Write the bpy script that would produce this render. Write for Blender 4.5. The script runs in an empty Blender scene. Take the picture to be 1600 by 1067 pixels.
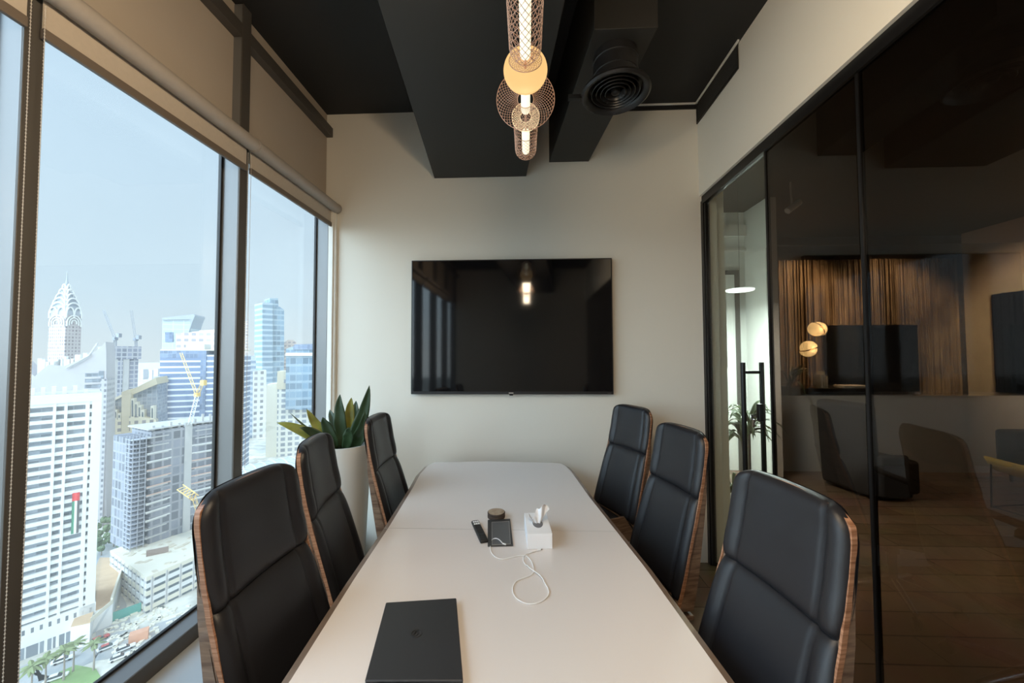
import bpy, bmesh, math, random
from mathutils import Vector, Matrix
random.seed(7)
C = bpy.context.scene.collection
PI = math.pi

# ------------------------------------------------------------------ camera, world, sun, exposure
H = 1.553                      # eye height
YAW, PITCH, ROLL, FPX = 0.03927154, 0.03448833, -0.003519, 586.09
_cy, _sy, _cp, _sp = math.cos(YAW), math.sin(YAW), math.cos(PITCH), math.sin(PITCH)
_f = Vector((-_sy*_cp, _cy*_cp, _sp)); _r = Vector((_cy, _sy, 0)); _u = _r.cross(_f)
_c, _s = math.cos(ROLL), math.sin(ROLL)
CR = _c*_r + _s*_u; CU = -_s*_r + _c*_u; CF = _f
cam_d = bpy.data.cameras.new('camera'); cam = bpy.data.objects.new('camera', cam_d); C.objects.link(cam)
cam.matrix_world = Matrix(((CR.x, CU.x, -CF.x, 0), (CR.y, CU.y, -CF.y, 0), (CR.z, CU.z, -CF.z, H), (0, 0, 0, 1)))
cam_d.sensor_fit = 'HORIZONTAL'; cam_d.sensor_width = 36; cam_d.lens = 36*FPX/1600
cam_d.clip_start = 0.02; cam_d.clip_end = 8000
bpy.context.scene.camera = cam
sc = bpy.context.scene
sc.view_settings.view_transform = 'Standard'; sc.view_settings.look = 'None'
sc.view_settings.gamma = 1; sc.view_settings.use_curve_mapping = False
sc.view_settings.exposure = 0.0
sc.cycles.max_bounces = 12; sc.cycles.diffuse_bounces = 5; sc.cycles.glossy_bounces = 5
sc.cycles.transparent_max_bounces = 16; sc.cycles.caustics_reflective = False; sc.cycles.caustics_refractive = False
sc.cycles.use_denoising = True; sc.cycles.sample_clamp_indirect = 6

def ray(px, py):
    return CR*(px-800) + CU*(533.5-py) + CF*FPX
def atY(px, py, Y):
    d = ray(px, py); p = d*(Y/d.y); return Vector((p.x, p.y, p.z+H))
def atX(px, py, X):
    d = ray(px, py); p = d*(X/d.x); return Vector((p.x, p.y, p.z+H))
def atZ(px, py, Z):
    d = ray(px, py); p = d*((Z-H)/d.z); return Vector((p.x, p.y, Z))

world = bpy.data.worlds.new('sky'); sc.world = world; world.use_nodes = True
nt = world.node_tree; nt.nodes.clear()
wo = nt.nodes.new('ShaderNodeOutputWorld'); bg = nt.nodes.new('ShaderNodeBackground')
tc = nt.nodes.new('ShaderNodeTexCoord'); sp = nt.nodes.new('ShaderNodeSeparateXYZ'); cr = nt.nodes.new('ShaderNodeValToRGB')
nt.links.new(tc.outputs['Generated'], sp.inputs[0]); nt.links.new(sp.outputs['Z'], cr.inputs[0])
cr.color_ramp.elements[0].position = 0.0; cr.color_ramp.elements[0].color = (0.80, 0.88, 0.93, 1)
cr.color_ramp.elements[1].position = 0.75; cr.color_ramp.elements[1].color = (0.56, 0.75, 0.97, 1)
e = cr.color_ramp.elements.new(0.12); e.color = (0.70, 0.85, 0.97, 1)
nt.links.new(cr.outputs[0], bg.inputs[0])
# sky made brighter behind the camera, added to light the room through the windows
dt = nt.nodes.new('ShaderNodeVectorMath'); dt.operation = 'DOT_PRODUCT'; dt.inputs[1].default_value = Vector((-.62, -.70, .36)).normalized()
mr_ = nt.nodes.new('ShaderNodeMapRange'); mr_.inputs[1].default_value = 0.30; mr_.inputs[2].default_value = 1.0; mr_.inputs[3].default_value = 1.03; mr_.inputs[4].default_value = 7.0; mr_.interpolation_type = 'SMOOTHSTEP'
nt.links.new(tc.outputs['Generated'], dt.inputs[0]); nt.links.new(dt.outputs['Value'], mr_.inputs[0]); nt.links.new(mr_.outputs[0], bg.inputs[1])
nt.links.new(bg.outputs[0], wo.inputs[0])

sd = bpy.data.lights.new('sun', 'SUN'); sd.energy = 1.0; sd.angle = 0.009; sd.color = (1.0, 0.95, 0.86)
sun = bpy.data.objects.new('sun', sd); C.objects.link(sun)
sun.rotation_euler = Vector((0.55, -0.50, 0.95)).to_track_quat('Z', 'Y').to_euler()

# ------------------------------------------------------------------ node materials
def mat(name, col, rough=0.5, metal=0.0, spec=0.5, emit=None, estr=0.0, noise=None, bump=None, coat=0.0, sheen=0.0):
    """principled material; noise=(scale, amount, stretch) varies the colour a little; bump=(scale, strength)"""
    m = bpy.data.materials.new(name); m.use_nodes = True; t = m.node_tree
    b = t.nodes['Principled BSDF']
    b.inputs['Base Color'].default_value = (*col, 1); b.inputs['Roughness'].default_value = rough
    b.inputs['Metallic'].default_value = metal; b.inputs['Specular IOR Level'].default_value = spec
    b.inputs['Coat Weight'].default_value = coat; b.inputs['Coat Roughness'].default_value = 0.12
    if emit: b.inputs['Emission Color'].default_value = (*emit, 1); b.inputs['Emission Strength'].default_value = estr
    if noise or bump:
        co = t.nodes.new('ShaderNodeTexCoord')
    if noise:
        mp = t.nodes.new('ShaderNodeMapping'); nz = t.nodes.new('ShaderNodeTexNoise'); mx = t.nodes.new('ShaderNodeMix')
        mx.data_type = 'RGBA'
        mp.inputs['Scale'].default_value = noise[2] if len(noise) > 2 else (1, 1, 1)
        nz.inputs['Scale'].default_value = noise[0]; nz.inputs['Detail'].default_value = 5
        t.links.new(co.outputs['Object'], mp.inputs[0]); t.links.new(mp.outputs[0], nz.inputs['Vector'])
        a = noise[1]
        mx.inputs['A'].default_value = (*[c*(1-a) for c in col], 1); mx.inputs['B'].default_value = (*[min(1, c*(1+a)) for c in col], 1)
        t.links.new(nz.outputs['Fac'], mx.inputs['Factor']); t.links.new(mx.outputs['Result'], b.inputs['Base Color'])
    if bump:
        n2 = t.nodes.new('ShaderNodeTexNoise'); n2.inputs['Scale'].default_value = bump[0]; n2.inputs['Detail'].default_value = 4
        bp = t.nodes.new('ShaderNodeBump'); bp.inputs['Strength'].default_value = bump[1]; bp.inputs['Distance'].default_value = 0.002
        t.links.new(co.outputs['Object'], n2.inputs['Vector']); t.links.new(n2.outputs['Fac'], bp.inputs['Height']); t.links.new(bp.outputs[0], b.inputs['Normal'])
    return m

def wood(name, c1, c2, rough=0.35, scale=(14, 14, 1.2), spec=0.5, coat=0.0, nscale=3):
    m = bpy.data.materials.new(name); m.use_nodes = True; t = m.node_tree; b = t.nodes['Principled BSDF']
    co = t.nodes.new('ShaderNodeTexCoord'); mp = t.nodes.new('ShaderNodeMapping'); nz = t.nodes.new('ShaderNodeTexNoise'); r = t.nodes.new('ShaderNodeValToRGB')
    mp.inputs['Scale'].default_value = scale; nz.inputs['Scale'].default_value = nscale; nz.inputs['Detail'].default_value = 7; nz.inputs['Distortion'].default_value = 0.6
    t.links.new(co.outputs['Object'], mp.inputs[0]); t.links.new(mp.outputs[0], nz.inputs['Vector']); t.links.new(nz.outputs['Fac'], r.inputs[0])
    r.color_ramp.elements[0].position = 0.35; r.color_ramp.elements[0].color = (*c1, 1); r.color_ramp.elements[1].position = 0.68; r.color_ramp.elements[1].color = (*c2, 1)
    t.links.new(r.outputs[0], b.inputs['Base Color']); b.inputs['Roughness'].default_value = rough; b.inputs['Specular IOR Level'].default_value = spec
    b.inputs['Coat Weight'].default_value = coat
    return m

def glass(name, tint, ior=1.5, dust=0.0, gloss_rough=0.0):
    """clear pane: tinted transparency plus a true Fresnel reflection, and a thin film of dust"""
    m = bpy.data.materials.new(name); m.use_nodes = True; t = m.node_tree; t.nodes.clear()
    o = t.nodes.new('ShaderNodeOutputMaterial'); tr = t.nodes.new('ShaderNodeBsdfTransparent'); gl = t.nodes.new('ShaderNodeBsdfGlossy')
    fr = t.nodes.new('ShaderNodeFresnel'); mx = t.nodes.new('ShaderNodeMixShader'); ge = t.nodes.new('ShaderNodeNewGeometry'); mr = t.nodes.new('ShaderNodeMapRange')
    tr.inputs[0].default_value = (*tint, 1); gl.inputs['Roughness'].default_value = gloss_rough
    t.links.new(ge.outputs['Backfacing'], mr.inputs[0]); mr.inputs[3].default_value = ior; mr.inputs[4].default_value = 1/ior
    t.links.new(mr.outputs[0], fr.inputs['IOR']); t.links.new(fr.outputs[0], mx.inputs[0])
    src = tr
    if dust:
        tl = t.nodes.new('ShaderNodeBsdfTranslucent'); tl.inputs[0].default_value = (0.95, 0.95, 0.92, 1)
        m2 = t.nodes.new('ShaderNodeMixShader'); m2.inputs[0].default_value = dust
        nz = t.nodes.new('ShaderNodeTexNoise'); co = t.nodes.new('ShaderNodeTexCoord'); r2 = t.nodes.new('ShaderNodeMapRange')
        nz.inputs['Scale'].default_value = 2.2; nz.inputs['Detail'].default_value = 6; t.links.new(co.outputs['Object'], nz.inputs['Vector'])
        t.links.new(nz.outputs['Fac'], r2.inputs[0]); r2.inputs[3].default_value = dust*0.6; r2.inputs[4].default_value = dust*1.5
        t.links.new(r2.outputs[0], m2.inputs[0])
        t.links.new(tr.outputs[0], m2.inputs[1]); t.links.new(tl.outputs[0], m2.inputs[2]); src = m2
    t.links.new(src.outputs[0], mx.inputs[1]); t.links.new(gl.outputs[0], mx.inputs[2]); t.links.new(mx.outputs[0], o.inputs[0])
    return m

M = {}
M['wall'] = mat('painted_wall', (0.78, 0.75, 0.67), 0.75, noise=(1.5, 0.02))
M['ceil'] = mat('black_ceiling', (0.012, 0.012, 0.012), 0.7)
M['beam'] = mat('black_beam_paint', (0.019, 0.018, 0.016), 0.6)
M['spandrel'] = mat('beige_blind_panel', (0.44, 0.385, 0.325), 0.85, noise=(3, 0.05))
M['fabric'] = mat('blind_fabric', (0.46, 0.41, 0.35), 0.9, noise=(60, 0.06))
M['roller'] = mat('roller_fabric', (0.36, 0.33, 0.30), 0.7, noise=(60, 0.05))
M['rail'] = mat('bottom_rail_metal', (0.14, 0.115, 0.095), 0.5)
M['alu'] = mat('grey_aluminium', (0.20, 0.205, 0.21), 0.34, metal=0.4)
M['mull'] = mat('dark_mullion', (0.085, 0.078, 0.070), 0.5, metal=0.2)
M['ledge'] = mat('grey_window_ledge', (.52, .54, .55), .5)
M['gasket'] = mat('black_gasket', (0.01, 0.01, 0.011), 0.5)
M['white_trim'] = mat('white_trim', (0.80, 0.79, 0.74), 0.5)
M['floor'] = None
M['tabletop'] = mat('white_table_laminate', (0.74, 0.695, 0.675), 0.22, spec=0.4)
M['table_edge'] = wood('taupe_table_edge', (0.20, 0.15, 0.12), (0.27, 0.21, 0.17), 0.28, (3, 3, 20))
M['leather'] = mat('black_leather', (0.012, 0.012, 0.015), 0.36, spec=0.45, bump=(900, 0.25))
M['welt'] = mat('black_seam', (0.006, 0.006, 0.007), 0.5)
M['walnut'] = wood('walnut_veneer', (0.10, 0.060, 0.040), (0.24, 0.165, 0.115), 0.3, (3, 3, 26), coat=0.4)
M['ply'] = wood('plywood_edge', (0.20, 0.09, 0.045), (0.42, 0.23, 0.14), 0.3, (3, 3, 60))
M['chrome'] = mat('brushed_metal', (0.6, 0.6, 0.62), 0.25, metal=1)
M['black'] = mat('black_plastic', (0.012, 0.012, 0.013), 0.4)
M['blackmetal'] = mat('black_metal', (0.015, 0.015, 0.016), 0.35, metal=0.5)
M['screen'] = mat('glossy_black_screen', (0.004, 0.004, 0.005), 0.055, spec=0.6)
M['laptop'] = mat('dark_grey_laptop_lid', (0.026, 0.027, 0.030), 0.42, bump=(1500, 0.1))
M['white'] = mat('white_plastic', (0.85, 0.85, 0.85), 0.4)
M['paper'] = mat('white_paper', (0.88, 0.88, 0.90), 0.8)
M['window_glass'] = glass('window_glass', (0.93, 0.96, 0.96), dust=0.03)
M['clear_glass'] = glass('clear_door_glass', (0.86, 0.90, 0.88))
M['smoked_glass'] = glass('smoked_glass', (0.42, 0.37, 0.33))
M['pot'] = mat('white_planter', (0.70, 0.69, 0.65), 0.5)
M['soil'] = mat('potting_soil', (0.03, 0.02, 0.015), 0.95, noise=(40, 0.4))

# ------------------------------------------------------------------ mesh builder
class MB:
    def __init__(s): s.v = []; s.f = []; s.mi = []; s.cur = 0
    def add(s, vs, fs):
        o = len(s.v); s.v += [Vector(v) for v in vs]
        for f in fs: s.f.append([o+i for i in f]); s.mi.append(s.cur)
        return s
    def box(s, x0, x1, y0, y1, z0, z1):
        return s.add([(x0,y0,z0),(x1,y0,z0),(x1,y1,z0),(x0,y1,z0),(x0,y0,z1),(x1,y0,z1),(x1,y1,z1),(x0,y1,z1)],
                     [(0,3,2,1),(4,5,6,7),(0,1,5,4),(1,2,6,5),(2,3,7,6),(3,0,4,7)])
    def rbox(s, c, size, rz=0, rx=0, ry=0):
        m = Matrix.Translation(Vector(c)) @ Matrix.Rotation(rz,4,'Z') @ Matrix.Rotation(ry,4,'Y') @ Matrix.Rotation(rx,4,'X')
        a,b,d = [k/2 for k in size]; q = MB().box(-a,a,-b,b,-d,d)
        return s.add([m @ v for v in q.v], q.f)
    def prism(s, poly, z0, z1):
        n = len(poly); z = lambda k, i: k[i] if isinstance(k, (list, tuple)) else k
        vs = [(p[0],p[1],z(z0,i)) for i,p in enumerate(poly)] + [(p[0],p[1],z(z1,i)) for i,p in enumerate(poly)]
        fs = [tuple(reversed(range(n))), tuple(range(n,2*n))] + [(i,(i+1)%n,n+(i+1)%n,n+i) for i in range(n)]
        return s.add(vs, fs)
    def extrude(s, pts, vec):
        n = len(pts); vec = Vector(vec); vs = [Vector(p) for p in pts] + [Vector(p)+vec for p in pts]
        fs = [tuple(range(n)), tuple(reversed(range(n,2*n)))] + [(i,n+i,n+(i+1)%n,(i+1)%n) for i in range(n)]
        return s.add(vs, fs)
    def tube(s, path, r, n=8, closed=False, caps=True):
        path = [Vector(p) for p in path]; m = len(path); rr = r if isinstance(r,(list,tuple)) else [r]*m
        vs = []; fs = []; up = None
        for i,p in enumerate(path):
            a = path[(i-1) % m] if (closed or i>0) else p; b = path[(i+1) % m] if (closed or i<m-1) else p
            t = (b-a); t = t.normalized() if t.length > 1e-9 else Vector((0,0,1))
            if up is None: up = Vector((0,0,1)) if abs(t.z) < 0.9 else Vector((1,0,0))
            u = (up - t*up.dot(t)); u = u.normalized() if u.length > 1e-6 else t.orthogonal().normalized(); up = u
            w = t.cross(u)
            for k in range(n): vs.append(p + (u*math.cos(2*PI*k/n) + w*math.sin(2*PI*k/n))*rr[i])
        for i in range(m if closed else m-1):
            j = (i+1) % m
            for k in range(n): fs.append((i*n+k, i*n+(k+1)%n, j*n+(k+1)%n, j*n+k))
        if caps and not closed: fs += [tuple(reversed(range(n))), tuple((m-1)*n+k for k in range(n))]
        return s.add(vs, fs)
    def lathe(s, prof, c=(0,0,0), n=32, axis='Z', sz=1.0):
        vs = []; fs = []; c = Vector(c)
        for r,z in prof:
            for k in range(n):
                a = 2*PI*k/n; p = (r*math.cos(a), r*math.sin(a)*sz, z)
                if axis == 'Y': p = (r*math.cos(a), z, r*math.sin(a)*sz)
                if axis == 'X': p = (z, r*math.cos(a), r*math.sin(a)*sz)
                vs.append(c+Vector(p))
        for i in range(len(prof)-1):
            for k in range(n): fs.append((i*n+k, i*n+(k+1)%n, (i+1)*n+(k+1)%n, (i+1)*n+k))
        fs += [tuple(reversed(range(n))), tuple((len(prof)-1)*n+k for k in range(n))]
        return s.add(vs, fs)
    def sphere(s, c, r, n=12, sc_=(1,1,1)):
        prof = [(r*math.sin(PI*(i+0.02)/(n+0.04)), -r*math.cos(PI*(i+0.02)/(n+0.04))) for i in range(n+1)]
        q = MB().lathe(prof, n=n*2); return s.add([Vector((v.x*sc_[0],v.y*sc_[1],v.z*sc_[2]))+Vector(c) for v in q.v], q.f)
    def grid(s, fn, nu, nv, closed_u=False):
        vs = [fn(i/nu, j/nv) for j in range(nv+1) for i in range(nu+1)]
        fs = [(j*(nu+1)+i, j*(nu+1)+i+1, (j+1)*(nu+1)+i+1, (j+1)*(nu+1)+i) for j in range(nv) for i in range(nu)]
        return s.add(vs, fs)
    def xf(s, m): s.v = [m @ v for v in s.v]; return s
    def build(s, name, mats, parent=None, smooth=False, bevel=0, world=False, seg=2, subsurf=0, merge=False):
        me = bpy.data.meshes.new(name)
        if world and parent is not None:
            inv = mw(parent).inverted(); s.v = [inv @ v for v in s.v]
        me.from_pydata([tuple(v) for v in s.v], [], s.f)
        mats = mats if isinstance(mats, (list, tuple)) else [mats]
        for m_ in mats: me.materials.append(M[m_] if isinstance(m_, str) else m_)
        for p, i in zip(me.polygons, s.mi): p.material_index = min(i, len(mats)-1)
        bm = bmesh.new(); bm.from_mesh(me)
        if merge: bmesh.ops.remove_doubles(bm, verts=bm.verts, dist=1e-5)
        bmesh.ops.recalc_face_normals(bm, faces=bm.faces); bm.to_mesh(me); bm.free()
        if smooth:
            me.shade_smooth()
            if smooth == 'auto': me.set_sharp_from_angle(angle=math.radians(40))
        o = bpy.data.objects.new(name, me); C.objects.link(o)
        if parent is not None: o.parent = parent
        if bevel:
            b = o.modifiers.new('bevel', 'BEVEL'); b.width = bevel; b.segments = seg; b.limit_method = 'ANGLE'; b.angle_limit = math.radians(35)
            me.shade_smooth(); 
            w = o.modifiers.new('wn', 'WEIGHTED_NORMAL'); w.keep_sharp = True
        if subsurf:
            ss = o.modifiers.new('ss', 'SUBSURF'); ss.levels = subsurf; ss.render_levels = subsurf
        return o
_mw = {}
def mw(o):
    m = o.matrix_basis.copy()
    return (mw(o.parent) @ m) if o.parent else m
def tag(o, label=None, cat=None, group=None, kind=None):
    if label: o['label'] = label
    if cat: o['category'] = cat
    if group: o['group'] = group
    if kind: o['kind'] = kind
    return o
def thing(name, label, cat, loc=(0,0,0), rz=0, group=None):
    o = bpy.data.objects.new(name, None); C.objects.link(o); o.empty_display_size = 0.1
    o.location = loc; o.rotation_euler = (0,0,rz); o.matrix_basis = Matrix.Translation(Vector(loc)) @ Matrix.Rotation(rz,4,'Z')
    return tag(o, label, cat, group)
def children(o): return [c for c in C.objects if c.parent == o]
def copy_tree(o, parent=None):
    c = o.copy(); C.objects.link(c)
    if parent is not None: c.parent = parent
    for ch in children(o): copy_tree(ch, c)
    return c
def struct(name, mb, m, parent=None, label=None, **k):
    o = mb.build(name, m, parent, **k)
    if parent is None: o['kind'] = 'structure'
    if label: o['label'] = label
    return o

# ------------------------------------------------------------------ the room
D = 2.90; CEIL = 3.49; XL = -1.553; XR = 1.33; YF = -2.80; XE = 7.15; YB = 6.4
def floor_mat():
    m = bpy.data.materials.new('brown_stone_floor'); m.use_nodes = True; t = m.node_tree; b = t.nodes['Principled BSDF']
    co = t.nodes.new('ShaderNodeTexCoord'); br = t.nodes.new('ShaderNodeTexBrick'); nz = t.nodes.new('ShaderNodeTexNoise'); mx = t.nodes.new('ShaderNodeMix'); mx.data_type = 'RGBA'; mx.blend_type = 'MULTIPLY'
    br.inputs['Color1'].default_value = (0.34, 0.23, 0.15, 1); br.inputs['Color2'].default_value = (0.24, 0.16, 0.10, 1); br.inputs['Mortar'].default_value = (0.12, 0.08, 0.05, 1)
    br.inputs['Scale'].default_value = 1.0; br.inputs['Brick Width'].default_value = 1.2; br.inputs['Row Height'].default_value = 0.2; br.inputs['Mortar Size'].default_value = 0.004
    nz.inputs['Scale'].default_value = 3; nz.inputs['Detail'].default_value = 6
    t.links.new(co.outputs['Object'], br.inputs['Vector']); t.links.new(co.outputs['Object'], nz.inputs['Vector'])
    mx.inputs['Factor'].default_value = 0.5; t.links.new(br.outputs['Color'], mx.inputs['A']); t.links.new(nz.outputs['Color'], mx.inputs['B'])
    t.links.new(mx.outputs['Result'], b.inputs['Base Color']); b.inputs['Roughness'].default_value = 0.22
    return m
M['floor'] = floor_mat()
struct('floor', MB().box(-1.75, XE+.1, YF-.1, YB+.1, -.12, 0), 'floor')
struct('ceiling', MB().box(-1.75, XE+.1, YF-.1, YB+.1, CEIL, CEIL+.12), 'ceil')
struct('wall_back', MB().box(-1.661, 1.46, D, D+.12, 0, CEIL), 'wall')
struct('wall_front', MB().box(-1.75, XE, YF-.1, YF, 0, CEIL), 'wall')
# right wall: plaster header over the glass
struct('wall_right', MB().box(XR, 1.46, YF, D, 2.762, CEIL), 'wall')
# black gap between the wall heads and the ceiling in the right corner, with its pale bead
struct('trim_1', MB().box(0.66, XR-.002, D-.012, D-.001, 3.447, CEIL-.001).box(XR-.010, XR-.001, 2.33, D-.012, 3.470, CEIL-.001), 'gasket')
struct('trim_2', MB().box(0.66, XR-.012, D-.022, D-.012, CEIL-.012, CEIL-.001).box(XR-.022, XR-.012, 2.30, D-.012, CEIL-.012, CEIL-.001), 'white_trim')
# ceiling beams, set slightly askew to the room
def beam(name, xa, ya, xb, yb, xc, yc, xd, yd, z):
    def ext(x0,y0,x1,y1,y): k = (y-y0)/(y1-y0); return x0+(x1-x0)*k
    return struct(name, MB().prism([(ext(xa,ya,xb,yb,YF), YF), (ext(xc,yc,xd,yd,YF), YF), (ext(xc,yc,xd,yd,D-.001), D-.001), (ext(xa,ya,xb,yb,D-.001), D-.001)], z, CEIL-.001), 'beam', bevel=.003)
beam('trim_3', -.724, 2.9, -.580, 1.407, .001, 2.9, .158, 1.438, 2.948)
struct('trim_4', MB().prism([(.320, 1.70), (.612, 1.70), (.552, 2.33), (.490, D-.001), (.182, D-.001)], 3.055, CEIL-.001), 'beam', bevel=.003)

# left wall: curtain wall of aluminium mullions, panes, blank panels above
ys = [-2.43, -1.55, -.67, .21, 1.091, 1.970, 2.885]
XG = -1.652
struct('wall_left', MB().box(-1.661, -1.60, YF, D, 2.665, CEIL), 'spandrel')
struct('trim_5', MB().box(-1.60, XL+.004, YF, D, 3.30, 3.375), 'mull', bevel=.003)
struct('trim_6', MB().box(-1.75, -1.31, YF, D, 0, .225), 'ledge', bevel=.004)        # ledge under the windows
struct('trim_7', MB().box(XL, -1.500, D-.030, D-.001, .225, 2.69).box(XL, -1.515, D-.045, D-.03, .225, 2.69), 'white_trim', bevel=.003)
n_w = 0
for i in range(len(ys)):
    y1 = ys[i]; y0 = ys[i-1] if i else YF
    n_w += 1
    hw = .030 if i != 4 else .024
    fr = MB().box(XG-.008, XL, y0+.001, y1-hw, .226, .298)                       # bottom rail
    fr.box(XG-.008, -1.601, y0+.001, y1-hw, 2.66, 2.69)                          # head
    w = struct('window_%d' % n_w, fr, 'alu', bevel=.003)
    tag(fr_ := MB().box(XL, XL+.003, y0+.001, y1-hw, .228, .296).build('sill_face', 'mull', w))
    if i < 6:
        mu = MB().box(XG-.008, XL-.002, y1-hw, y1+hw, .226, CEIL-.002).build('mullion', 'alu', w, bevel=.003)
        MB().box(XL-.002, XL+.006, y1-hw-.001, y1+hw+.001, .226, CEIL-.002).build('mullion_shade_face', 'mull', w, bevel=.002)  # dark room-side face; the backlight shade is put into its colour
    else:
        MB().box(XG-.008, XL, y1-.03, D-.001, .226, 2.664).build('jamb', 'alu', w, bevel=.003)
    a = y0 + (.030 if i else 0); b = y1-hw
    g = MB()
    for yy in (a+.001, b-.013): g.box(XG-.006, XG+.010, yy, yy+.012, .299, 2.66)
    g.box(XG-.006, XG+.010, a+.013, b-.013, .299, .309)
    g.build('gasket', 'gasket', w)
    MB().box(XG-.004, XG+.002, a+.006, b-.006, .303, 2.665).build('pane', 'window_glass', w)

# roller blinds, one per pair of mullions
def blind(y0, y1, label, chain=None):
    t = thing('roller_blind', label, 'blind', (-1.50, (y0+y1)/2, 2.712), 0, 'roller blinds above the windows')
    L = (y1-y0)/2
    MB().lathe([(.037,-L),(.037,L)], axis='Y', n=24).build('roller', 'roller', t, smooth='auto')
    MB().box(-.036, -.033, -L+.01, L-.01, -.12, .02).build('fabric', 'fabric', t)
    MB().box(-.042, -.026, -L+.01, L-.01, -.150, -.116).build('bottom_rail', 'rail', t, bevel=.003)
    for s in (-1, 1): MB().lathe([(.040,s*L-.004),(.040,s*L+.004)], axis='Y', n=24).build('end_cap', 'roller', t, smooth='auto')
    if chain:
        cb = MB(); ya, yb, zb = chain
        pts = []
        zt_ = 2.66
        n = int((zt_-zb)/.011)
        for k in range(n): pts.append((-.020, ya-(y0+y1)/2, zt_-k*.011-2.712)); pts.append((-.020, yb-(y0+y1)/2, zt_-k*.011-2.712))
        rr = abs(yb-ya)/2; cyy = (ya+yb)/2-(y0+y1)/2; na = max(5, int(PI*rr/.011))
        for k in range(na+1):
            a_ = PI*k/na; pts.append((-.020, cyy+rr*math.cos(a_), zb-2.712-rr*1.6*math.sin(a_)))
        for p in pts: cb.add([(p[0]+dx,p[1]+dy,p[2]+dz) for dx,dy,dz in ((.0028,0,0),(-.0028,0,0),(0,.0028,0),(0,-.0028,0),(0,0,.0028),(0,0,-.0028))],
                             [(0,2,4),(2,1,4),(1,3,4),(3,0,4),(2,0,5),(1,2,5),(3,1,5),(0,3,5)])
        for s_ in (ya, yb): cb.tube([(-.020, s_-(y0+y1)/2, zt_-2.712), (-.020, s_-(y0+y1)/2, zb-2.712)], .0009, 4)
        ch = cb.build('bead_chain', 'chain', t); ch['label'] = 'looped white bead pull chain'
    return t
M['chain'] = mat('chain_beads', (0.55, 0.53, 0.50), 0.4)
blind(-1.52, -.69, 'beige roller blind rolled up behind the camera')
blind(-.64, .19, 'beige roller blind rolled up over the window beside the table end')
blind(.24, 1.070, 'beige roller blind at the left edge of the picture, left of the first dark mullion')
blind(1.088, 1.975, 'wide beige roller blind over the large middle window with the long bead chain', (1.060, 1.094, .42))
blind(1.985, D-.020, 'short beige roller blind over the far narrow window next to the back wall', (1.960, 1.984, .95))

# ------------------------------------------------------------------ glass partition on the right
XP = 1.36; ZG = 2.695
struct('trim_8', MB().box(XP-.02, XP+.02, YF, D, ZG, ZG+.025).box(XP-.012, XP+.012, YF, D, ZG+.025, 2.761), 'blackmetal')
struct('trim_9', MB().box(XP-.02, XP+.02, YF, 2.13, 0.001, .03), 'blackmetal')
struct('trim_10', MB().box(XP-.022, XP+.022, D-.040, D-.001, 0.001, ZG), 'blackmetal', bevel=.002)
n_w += 1
dr = struct('door_1', MB().box(XP-.005, XP+.005, 2.150, D-.045, .012, ZG-.006), 'clear_glass')
MB().box(XP-.016, XP+.016, D-.062, D-.045, .012, ZG-.006).build('door_stile', 'blackmetal', dr)
hy = 2.325
h = MB()
for s in (-1, 1): h.tube([(XP+s*.055, hy, .60), (XP+s*.055, hy, 1.50)], .0135, 14)
for z in (1.44, .72): h.tube([(XP-.055, hy, z), (XP+.055, hy, z)], .009, 10)
h.build('pull_handle', 'blackmetal', dr, smooth='auto')
lk = MB().rbox((XP, hy-.075, 1.21), (.036, .032, .10)).build('lock', 'blackmetal', dr, bevel=.004)
kk = MB().tube([(XP-.027, hy-.08, 1.19), (XP-.05, hy-.08, 1.19)], .004, 6).rbox((XP-.055, hy-.08, 1.185), (.012, .004, .03)).rbox((XP-.050, hy-.083, 1.15), (.006, .014, .045), rx=.2)
kk.build('key', 'chrome', lk)
for a, b in ((1.562, 2.140), (.25, 1.550), (-1.25, .240), (-2.79, -1.26)):
    w = struct('window_%d' % n_w, MB().box(XP-.005, XP+.005, a+.004, b-.004, .03, ZG), 'smoked_glass'); n_w += 1
    MB().box(XP-.010, XP+.010, b-.006, b+.006, .03, ZG).build('joint', 'blackmetal', w)

# linear grille high on the right wall
g = thing('air_grille', 'black linear air grille set high in the right wall below the ceiling', 'vent', (XR, 2.61, 3.41))
MB().box(-.004, -.0005, -.275, .275, -.075, .060).build('backing', 'gasket', g)
gf = MB().box(-.012, -.004, -.283, .283, .060, .072).box(-.012, -.004, -.283, .283, -.085, -.075).box(-.012, -.004, -.283, -.275, -.075, .060).box(-.012, -.004, .275, .283, -.075, .060)
gf.build('frame', 'black', g)
for k in range(8): MB().rbox((-.009, 0, -.062+k*.016), (.010, .55, .002), ry=.5).build('slat', 'black', g)

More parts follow.
